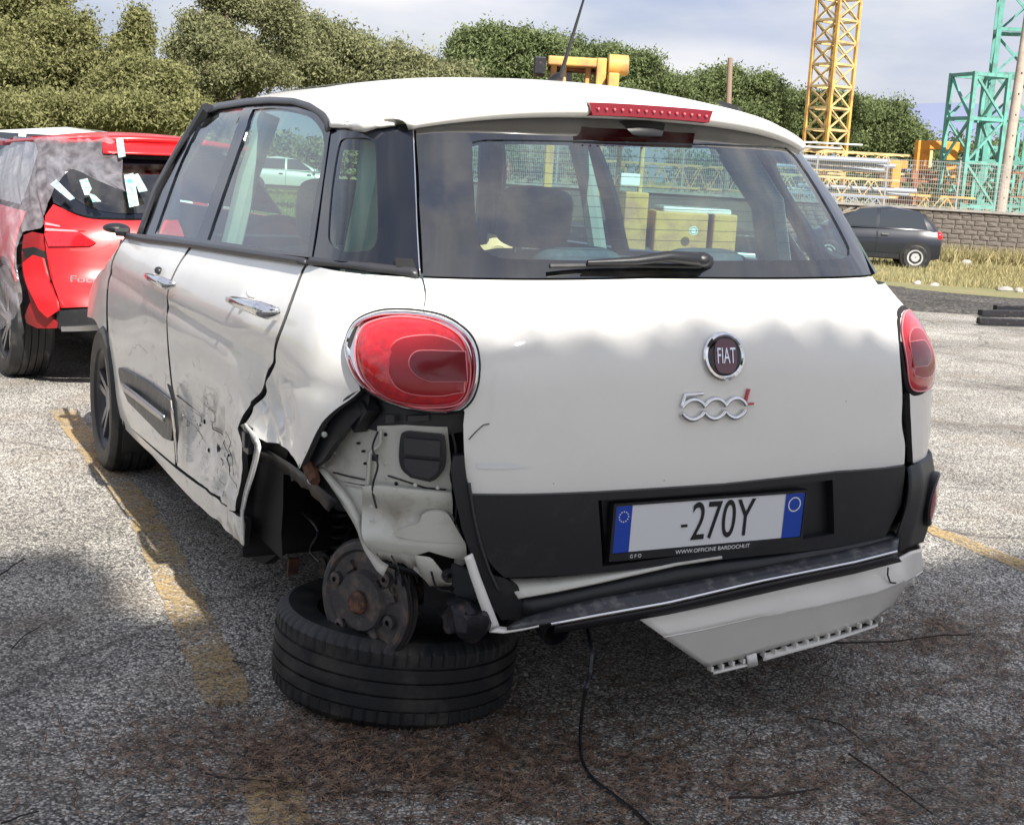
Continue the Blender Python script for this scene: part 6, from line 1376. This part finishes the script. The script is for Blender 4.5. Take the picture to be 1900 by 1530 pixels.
m_ = MB(); c_ = atd(1147, 121, D0-.2)-ym.location; m_.lathe([(0, -.3), (.085, -.3), (.105, -.27), (.105, .27), (.085, .30), (0, .30)], 28, c_, Matrix(((0, 0, rh.x), (0, 1, rh.y), (1, 0, 0))) if False else rotm('Z', math.atan2(rh.y, rh.x))@rotm('Y', PI/2)@Matrix.Diagonal((1, 1, .36))); m_.build('drum', mYel, ym, True, 40)
m_ = MB(); c_ = atd(1287, 428, D0-.62)-ym.location; Rb = rotm('Z', math.atan2(rh.y, rh.x))@rotm('X', PI/2); m_.lathe([(0, 0), (.045, 0), (.045, .006), (0, .006)], 28, c_, Rb); m_.build('round_sticker', mInkW, ym)
m_ = MB(); m_.lathe([(.03, .006), (.036, .006), (.036, .009), (.03, .009)], 28, c_, Rb, True); m_.build('sticker_ring', M('sticker_green', (.05, .25, .15), .5), ym)
for k in range(3):
    wh = bpy.data.objects.new('wheel', None); C.objects.link(wh); wh.parent = ym; q = pt([-.1, 1.1, 2.4][k], D0+.3)-ym.location; wh.location = (q.x, q.y, .45-ym.location.z); R = rotm('Z', math.atan2(rh.y, rh.x))@rotm('X', PI/2)
    m_ = MB(); m_.lathe([(.25, -.13), (.43, -.13), (.46, -.1), (.46, .1), (.43, .13), (.25, .13)], 36, (0, 0, 0), R, True); m_.build('tyre', mRubber, wh, True, 40); m_ = MB(); m_.lathe([(0, .05), (.12, .1), (.25, .06), (.25, -.06)], 28, (0, 0, 0), R); m_.build('rim', mYelP, wh, True)
# black beams and pale kerb stones on the ground at the right
for k, (x0, y0, x1, y1, lab) in enumerate(((1818, 580, 1960, 583, 'upper black steel bar of the pile at the right edge'), (1815, 595, 1960, 600, 'lowest black steel bar of the pile at the right edge'), (1846, 571, 1960, 574, 'short black bar lying across the others at the right edge'))):
    a = atz(x0, y0, .05+.03*(k == 2)); b = atz(x1, y1, .05+.03*(k == 2)); m_ = MB(); m_.bar(a, b, .09, .07); o = m_.build('steel_bar', mSteelD); tag(o, lab, 'steel bar', 'black steel bars on the ground'); bv = o.modifiers.new('b', 'BEVEL'); bv.width = .008
for k, (x0, y0, w_, lab) in enumerate(((1866, 516, .35, 'largest pale stone lying at the grass edge on the right'), (1735, 517, .22, 'flat pale stone on the grass edge left of the largest'), (1795, 468, .3, 'pale rubble block leaning at the foot of the wall'), (1893, 526, .2, 'small pale stone at the right frame edge'), (1702, 512, .15, 'tiny pale stone on the grass edge near the white car'))):
    q = atd(x0, y0, 24.5 if k != 2 else 36); q.z = gz(q.x, q.y)+.03; m_ = MB(); m_.ball(q, (w_*.5, w_*.35, .06 if k != 2 else .12), 10, 6); m_.v = [tuple(Vector(v)+Vector(noise.noise_vector(Vector(v)*6))*.03) for v in m_.v]; o = m_.build('stone', mConc, None, True, 30); tag(o, lab, 'stone', 'pale stones along the grass edge')

# ================================================================== vegetation
def leafmat(name, a, b, tr_=.35):
    m = bpy.data.materials.new(name); m.use_nodes = True; t = m.node_tree; t.nodes.clear(); L = t.links.new
    o = t.nodes.new('ShaderNodeOutputMaterial'); at = t.nodes.new('ShaderNodeAttribute'); at.attribute_name = 'leafvar'
    x = t.nodes.new('ShaderNodeMix'); x.data_type = 'RGBA'; x.inputs['A'].default_value = rgb(a); x.inputs['B'].default_value = rgb(b); L(at.outputs['Fac'], x.inputs['Factor'])
    d = t.nodes.new('ShaderNodeBsdfDiffuse'); tl = t.nodes.new('ShaderNodeBsdfTranslucent'); s = t.nodes.new('ShaderNodeMixShader'); s.inputs[0].default_value = tr_
    L(x.outputs['Result'], d.inputs[0]); L(x.outputs['Result'], tl.inputs[0]); L(d.outputs[0], s.inputs[1]); L(tl.outputs[0], s.inputs[2]); L(s.outputs[0], o.inputs[0]); return m
mPineA = leafmat('olive_needles', (.10, .11, .045), (.32, .32, .15)); mPineB = leafmat('pine_needles_dark', (.05, .075, .035), (.24, .29, .13)); mBushC = leafmat('grey_green_leaves', (.09, .10, .055), (.33, .34, .18)); mGrass = leafmat('dry_grass', (.19, .18, .08), (.50, .43, .24), .3); mGrassG = leafmat('green_grass', (.08, .13, .03), (.2, .24, .07), .3)
mBark = M('bark', (.09, .065, .05), .9, 0, 0, (6, (.15, .12, .1), .4, .65), (30, .8, .02))
def quads_obj(name, Cn, A, B_, var, mat, parent):
    n = len(Cn); V = np.stack([Cn-A-B_*.4, Cn+A-B_*.4, Cn+A*.25+B_], 1).reshape(-1, 3).astype(np.float32); me = bpy.data.meshes.new(name)
    me.vertices.add(3*n); me.vertices.foreach_set('co', V.ravel()); me.loops.add(3*n); me.loops.foreach_set('vertex_index', np.arange(3*n, dtype=np.int32))
    me.polygons.add(n); me.polygons.foreach_set('loop_start', np.arange(0, 3*n, 3, dtype=np.int32)); me.update(calc_edges=True); me.validate()
    at = me.attributes.new('leafvar', 'FLOAT', 'POINT'); at.data.foreach_set('value', np.repeat(var, 3).astype(np.float32)); me.materials.append(mat)
    o = bpy.data.objects.new(name, me); C.objects.link(o); o.parent = parent; return o
def tree(name, label, base, lobes, n, leaf, mat, trunk_r=.18, group=None, clip=None, clump=14):
    """lobes: (centre Vector, (rx, ry, rz)); the crown is many clumps of leaf faces spread through the lobes"""
    e = empty(name, label, 'tree', base, (0, 0, 0), group); b0 = Vector(base)
    Pn, Var = [], []
    sub_ = []
    for c, rd in lobes:
        for q_ in range(11):
            d_ = Vector(rng.normal(size=3)).normalized(); d_.z = d_.z*.8+.12; f_s = rng.uniform(.26, .46); k_s = rng.uniform(.55, 1.08)
            sub_.append((Vector((c.x+d_.x*rd[0]*k_s, c.y+d_.y*rd[1]*k_s, c.z+d_.z*rd[2]*k_s)), (rd[0]*f_s, rd[1]*f_s, rd[2]*f_s)))
    full = lobes; lobes = [(c, (rd[0]*.72, rd[1]*.72, rd[2]*.72)) for c, rd in full]+sub_
    vol = [l[1][0]*l[1][2] for l in lobes]; tot = sum(vol)
    for (c, rd), v in zip(lobes, vol):
        k = int(n/clump*v/tot)+1; d = rng.normal(size=(k, 3)); d /= np.linalg.norm(d, axis=1, keepdims=True); rr = rng.uniform(.45, 1.06, (k, 1))**.6
        P = d*rr*np.array(rd)+np.array(c-b0); cl = np.repeat(P, clump, 0)+rng.normal(size=(k*clump, 3))*leaf*2.6*np.array((1, 1, .8)); Pn.append(cl)
        Var.append(np.repeat(rng.uniform(0, 1, k)*.6+.2*(d[:, 2]*.5+.5), clump)+rng.uniform(0, .25, k*clump))
    Pn = np.concatenate(Pn); Var = np.clip(np.concatenate(Var), 0, 1)
    if clip is not None: kp = clip(Pn+np.array(b0)); Pn = Pn[kp]; Var = Var[kp]
    k = len(Pn)
    A = rng.normal(size=(k, 3)); A /= np.linalg.norm(A, axis=1, keepdims=True); B_ = np.cross(A, rng.normal(size=(k, 3))); B_ /= np.linalg.norm(B_, axis=1, keepdims=True); s_ = leaf*rng.uniform(.6, 1.3, (k, 1))
    quads_obj('crown', Pn, A*s_*.42, B_*s_*1.15, Var, mat, e)
    lobes = full; cz = sum(((c-b0) for c, _ in lobes), Vector())/len(lobes); m_ = MB(); fork = Vector((cz.x*.3, cz.y*.3, max(.5, cz.z*.45)))
    m_.tube([(0, 0, -.2), (fork.x*.4, fork.y*.4, fork.z*.5), tuple(fork)], [trunk_r*1.3, trunk_r, trunk_r*.8], 9); m_.build('trunk', mBark, e, True)
    m_ = MB()
    for c, rd in lobes[:14]:
        q = c-b0; mid = fork.lerp(q, .5)+Vector((random.uniform(-.3, .3), random.uniform(-.3, .3), random.uniform(-.2, .3))); m_.tube([fork, mid, q], [trunk_r*.6, trunk_r*.35, trunk_r*.12], 6)
    for c, rd in full:
        for q_ in range(5):
            d_ = Vector(rng.normal(size=3)).normalized(); d_.z = abs(d_.z)*.8+.1; a_ = (c-b0)+Vector((d_.x*rd[0]*.3, d_.y*rd[1]*.3, d_.z*rd[2]*.2)); b2 = (c-b0)+Vector((d_.x*rd[0]*1.25, d_.y*rd[1]*1.25, d_.z*rd[2]*1.25)); r0 = trunk_r*.10
            m_.tube([a_, a_.lerp(b2, .5)+Vector(rng.normal(size=3))*.06, b2], [r0, r0*.7, r0*.25], 4)
    m_.build('limbs', mBark, e, True); return e
def lob(px, py, rx, ry, D, k=1.0): s = D/F; return (atd(px, py, D), (rx*s*.84, rx*s*k*.84, ry*s*.82))
def ptree(name, label, D, lo, n, leaf, mat, tr=.2, group='trees behind the parked cars'):
    ls = [lob(x, y, rx, ry, D+dd) for x, y, rx, ry, dd in lo]; c = sum((l[0] for l in ls), Vector())/len(ls); tree(name, label, (c.x, c.y, gz(c.x, c.y)), ls, n, leaf, mat, tr, group)
ptree('olive_tree', 'broad olive green tree filling the upper left corner', 26, [(-60, 60, 110, 90, 0), (50, 20, 90, 80, .5), (105, 70, 60, 70, -.3), (150, 140, 70, 60, 0), (60, 130, 100, 70, -.5), (-30, 170, 90, 70, 0), (100, -60, 80, 70, 1), (195, 140, 40, 50, .5), (-20, -70, 100, 80, 0), (140, 60, 40, 40, 0)], 165000, .047, mPineA, .3)
ptree('olive_tree', 'lower olive green tree right of the upper left one, above the red roof', 25, [(250, 150, 70, 60, 0), (240, 95, 26, 45, .5), (300, 160, 45, 50, 0), (258, 62, 16, 36, .3), (290, 210, 90, 40, 0), (190, 210, 100, 45, -.3), (60, 215, 110, 45, -.3), (-60, 230, 100, 50, 0), (256, 32, 9, 16, .3)], 135000, .046, mPineA, .2)
ptree('leafy_tree', 'tall sparse grey green tree left of the white roof', 31, [(385, 60, 50, 60, 0), (430, 10, 70, 60, .5), (500, 20, 60, 50, 0), (350, 110, 50, 60, 0), (430, 90, 80, 60, 0), (530, 70, 60, 50, 0), (400, 150, 90, 50, 0), (420, -10, 50, 40, 0), (470, 140, 80, 40, 0), (340, 190, 60, 40, 0), (352, 50, 20, 40, 0)], 85000, .047, mBushC, .25)
ptree('leafy_tree', 'grey brown tree crown sloping down behind the roof centre', 36, [(600, 82, 60, 50, 0), (660, 102, 60, 45, 0), (720, 117, 60, 40, 0), (780, 137, 50, 35, 0), (560, 122, 70, 50, 0), (640, 142, 90, 40, 0), (740, 157, 90, 30, 0), (840, 152, 60, 30, 0)], 80000, .064, mBushC, .25)
ptree('umbrella_pine', 'umbrella pine with its flat crown left of the yellow machine', 46, [(870, 112, 40, 50, 0), (920, 97, 50, 48, 0), (975, 92, 50, 42, 0), (1020, 107, 40, 45, 0), (900, 142, 70, 40, 0), (985, 142, 60, 40, 0), (875, 82, 30, 22, 0)], 70000, .078, mPineB, .3)
ptree('umbrella_pine', 'dark pine behind the round yellow drum and antenna', 50, [(1060, 117, 50, 45, 0), (1110, 122, 50, 45, 0), (1160, 137, 45, 42, 0), (1200, 142, 45, 38, 0), (1240, 162, 45, 34, 0), (1130, 162, 90, 40, 0)], 70000, .078, mPineB, .3)
ptree('umbrella_pine', 'dark pine crown behind the thin brown post', 54, [(1290, 172, 45, 34, 0), (1340, 162, 50, 32, 0), (1395, 177, 50, 36, 0), (1330, 202, 80, 35, 0), (1410, 212, 70, 40, 0)], 60000, .086, mPineB, .3)
ptree('umbrella_pine', 'dark pine crown behind the yellow crane mast', 58, [(1450, 197, 50, 34, 0), (1500, 202, 50, 38, 0), (1550, 207, 55, 42, 0), (1470, 237, 70, 40, 0), (1545, 252, 70, 40, 0), (1420, 252, 70, 40, 0)], 62000, .088, mPineB, .3)
ptree('umbrella_pine', 'rounded dark pine at the right end of the row before the distant hill', 60, [(1600, 222, 50, 42, 0), (1645, 232, 45, 42, 0), (1680, 257, 35, 35, 0), (1620, 267, 60, 35, 0), (1700, 282, 25, 20, 0)], 58000, .088, mPineB, .3)
ptree('bush', 'low dark hedge at the right beyond the yard fence', 70, [(1440, 335, 70, 30, 0), (1540, 340, 70, 30, 0), (1640, 345, 70, 30, 0), (1740, 345, 70, 35, 0), (1840, 345, 70, 40, 0), (1940, 350, 70, 40, 0), (1300, 320, 90, 30, 0), (1600, 310, 60, 25, 0), (1780, 275, 40, 12, 0), (1850, 285, 60, 16, 0), (1930, 285, 60, 18, 0), (1730, 285, 40, 10, 0)], 26000, .16, mPineB, .1)
ptree('bush', 'brownish hedge seen through the white car side windows', 62, [(300, 265, 80, 30, 0), (420, 280, 80, 22, 0), (540, 285, 80, 20, 0), (660, 292, 80, 20, 0), (780, 296, 80, 20, 0), (900, 300, 80, 20, 0), (150, 260, 100, 30, 0), (1000, 302, 80, 20, 0), (1100, 305, 80, 20, 0)], 26000, .17, mBushC, .1)
# pines behind the photographer: they shade the foreground and mirror in the rear glass
def shade_tree(label, x, y, lobes, n, clip=None): tree('umbrella_pine', label, (x, y, 0), [(Vector((x+a, y+b, c)), (r0, r1, r2)) for a, b, c, r0, r1, r2 in lobes], n, .13, mPineB, .25, 'pines behind the photographer', clip=clip, clump=10)
def sun_slope_clip(P):      # unseen crown shaped along the sun's slope to set where its shade ends
    x, y, z = P[:, 0], P[:, 1], P[:, 2]; t40 = math.tan(SUN_EL); y0 = np.where(x < -.95, 1.25, np.where(x > 1.0, .35, -.70)); z0 = np.where((x >= -.95) & (x <= 1.0), .99, 0)
    return z < z0+t40*(y0-y)+.014*np.sin(x*5.3)+.012*np.sin(x*13)
lobs = []
for k in range(64):
    x = -4.6+8.2*k/63; top = 9.45 if -1.0 < x < 1.05 else (10.35 if x <= -1.0 else 9.62); top += .04*math.sin(k*1.7)
    lobs.append((x+1.9, 0, top-.16, .24, .24, .27)); lobs.append((x+1.9, .1, top-.62, .30, .30, .30))
for k in range(24):
    x = -4.5+8.0*k/23; hi = 9.0 if -1.15 < x < 1.2 else 9.15
    for z_, r0 in ((hi, .36), (hi-.45, .5), (hi-.95, .55), (hi-1.45, .55)): lobs.append((x+1.9, .15*(k % 3)-.15, z_, r0, .5, r0*.8))
shade_tree('tall pine standing behind the photographer', -1.9, -11.2, lobs, 230000, sun_slope_clip)
shade_tree('very tall pine behind the photographer, farther left', -8.0, -11.6, [(0, 0, 10.6, 1.6, 1.4, 1.4), (1.1, .2, 9.6, 1.5, 1.4, 1.2), (-1.3, 0, 9.8, 1.5, 1.4, 1.3), (.2, 0, 8.3, 2.2, 1.6, 1.1), (.6, .1, 11.6, .9, .9, 1.0), (1.7, 0, 10.9, .9, .9, .9), (.2, 0, 6.8, 1.8, 1.4, 1.0)], 40000)
for k, (x, y, h, lab) in enumerate(((-14, -1, 5.6, 'bare brownish tree left of the camera, nearest'), (-16, 5, 6.2, 'bare brownish tree left of the camera, second'), (-15, 11.5, 5.8, 'bare brownish tree left of the camera, third'), (-18, 17, 6.6, 'bare brownish tree left of the camera, fourth'), (-16, 24, 6.2, 'bare brownish tree left of the camera, farthest'))):
    tree('leafy_tree', lab, (x, y, 0), [(Vector((x+random.uniform(-1, 1)*a, y+random.uniform(-1.6, 1.6)*a, h*b)), (2.0, 2.2, h*.2)) for a, b in ((1, .3), (1, .45), (1, .6), (.8, .72), (.6, .84), (1, .35), (1, .5))], 9000, .12, mBushC, .2, 'trees left of the camera', clump=8)
# grass
def tufts(name, label, gen, n, h, mat, w_=.006, kind='stuff'):
    P = np.array([gen() for _ in range(n)]); th = rng.uniform(0, 2*PI, n); A = np.stack([np.cos(th), np.sin(th), np.zeros(n)], 1)*w_*rng.uniform(.6, 1.6, (n, 1)); B_ = np.stack([rng.normal(size=n)*.35, rng.normal(size=n)*.35, np.ones(n)], 1)*(h*rng.uniform(.3, 1.2, (n, 1)))
    o = quads_obj(name, P, A, B_, rng.uniform(0, 1, n), mat, None); o['kind'] = kind; o['label'] = label; return o
def gen_strip():
    s = random.uniform(4, 26); p = 25+11*random.random()**1.3; q = pt(s, p)
    return (q.x, q.y, gz(q.x, q.y)-.02)
tufts('dry_grass', 'dry yellow grass along the foot of the stone wall', gen_strip, 40000, .16, mGrass, .018)
def gen_field():
    s = random.uniform(-26, 4); p = 20+40*random.random(); q = pt(s, p); return (q.x, q.y, -.03)
tufts('field_grass', 'green grass of the field beyond the parked cars', gen_field, 60000, .12, mGrassG, .03)
def gen_base():
    s = random.uniform(5, 20); q = pt(s, 38.2+random.gauss(0, .35)); return (q.x, q.y, gz(q.x, q.y))
tufts('weeds', 'taller pale weeds against the stone wall', gen_base, 9000, .45, mGrass, .02)
# hills
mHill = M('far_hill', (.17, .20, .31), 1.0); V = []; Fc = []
hp_ = [(1500, 262), (1600, 225), (1680, 196), (1720, 190), (1790, 191), (1850, 197), (1900, 204), (2000, 215), (2200, 240), (2500, 300)]
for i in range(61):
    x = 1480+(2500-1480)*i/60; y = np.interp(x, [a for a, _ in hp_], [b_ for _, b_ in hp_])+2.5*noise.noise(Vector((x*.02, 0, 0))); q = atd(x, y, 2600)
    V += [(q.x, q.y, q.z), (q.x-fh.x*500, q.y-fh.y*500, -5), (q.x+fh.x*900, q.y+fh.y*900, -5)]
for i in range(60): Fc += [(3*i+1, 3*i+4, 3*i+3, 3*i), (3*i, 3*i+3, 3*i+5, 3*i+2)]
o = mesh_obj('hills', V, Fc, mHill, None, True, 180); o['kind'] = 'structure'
sheet_grid('far_ground', ((-2600, 2600), (300, 3200)), mField, -.6, ns=10, np_=10)
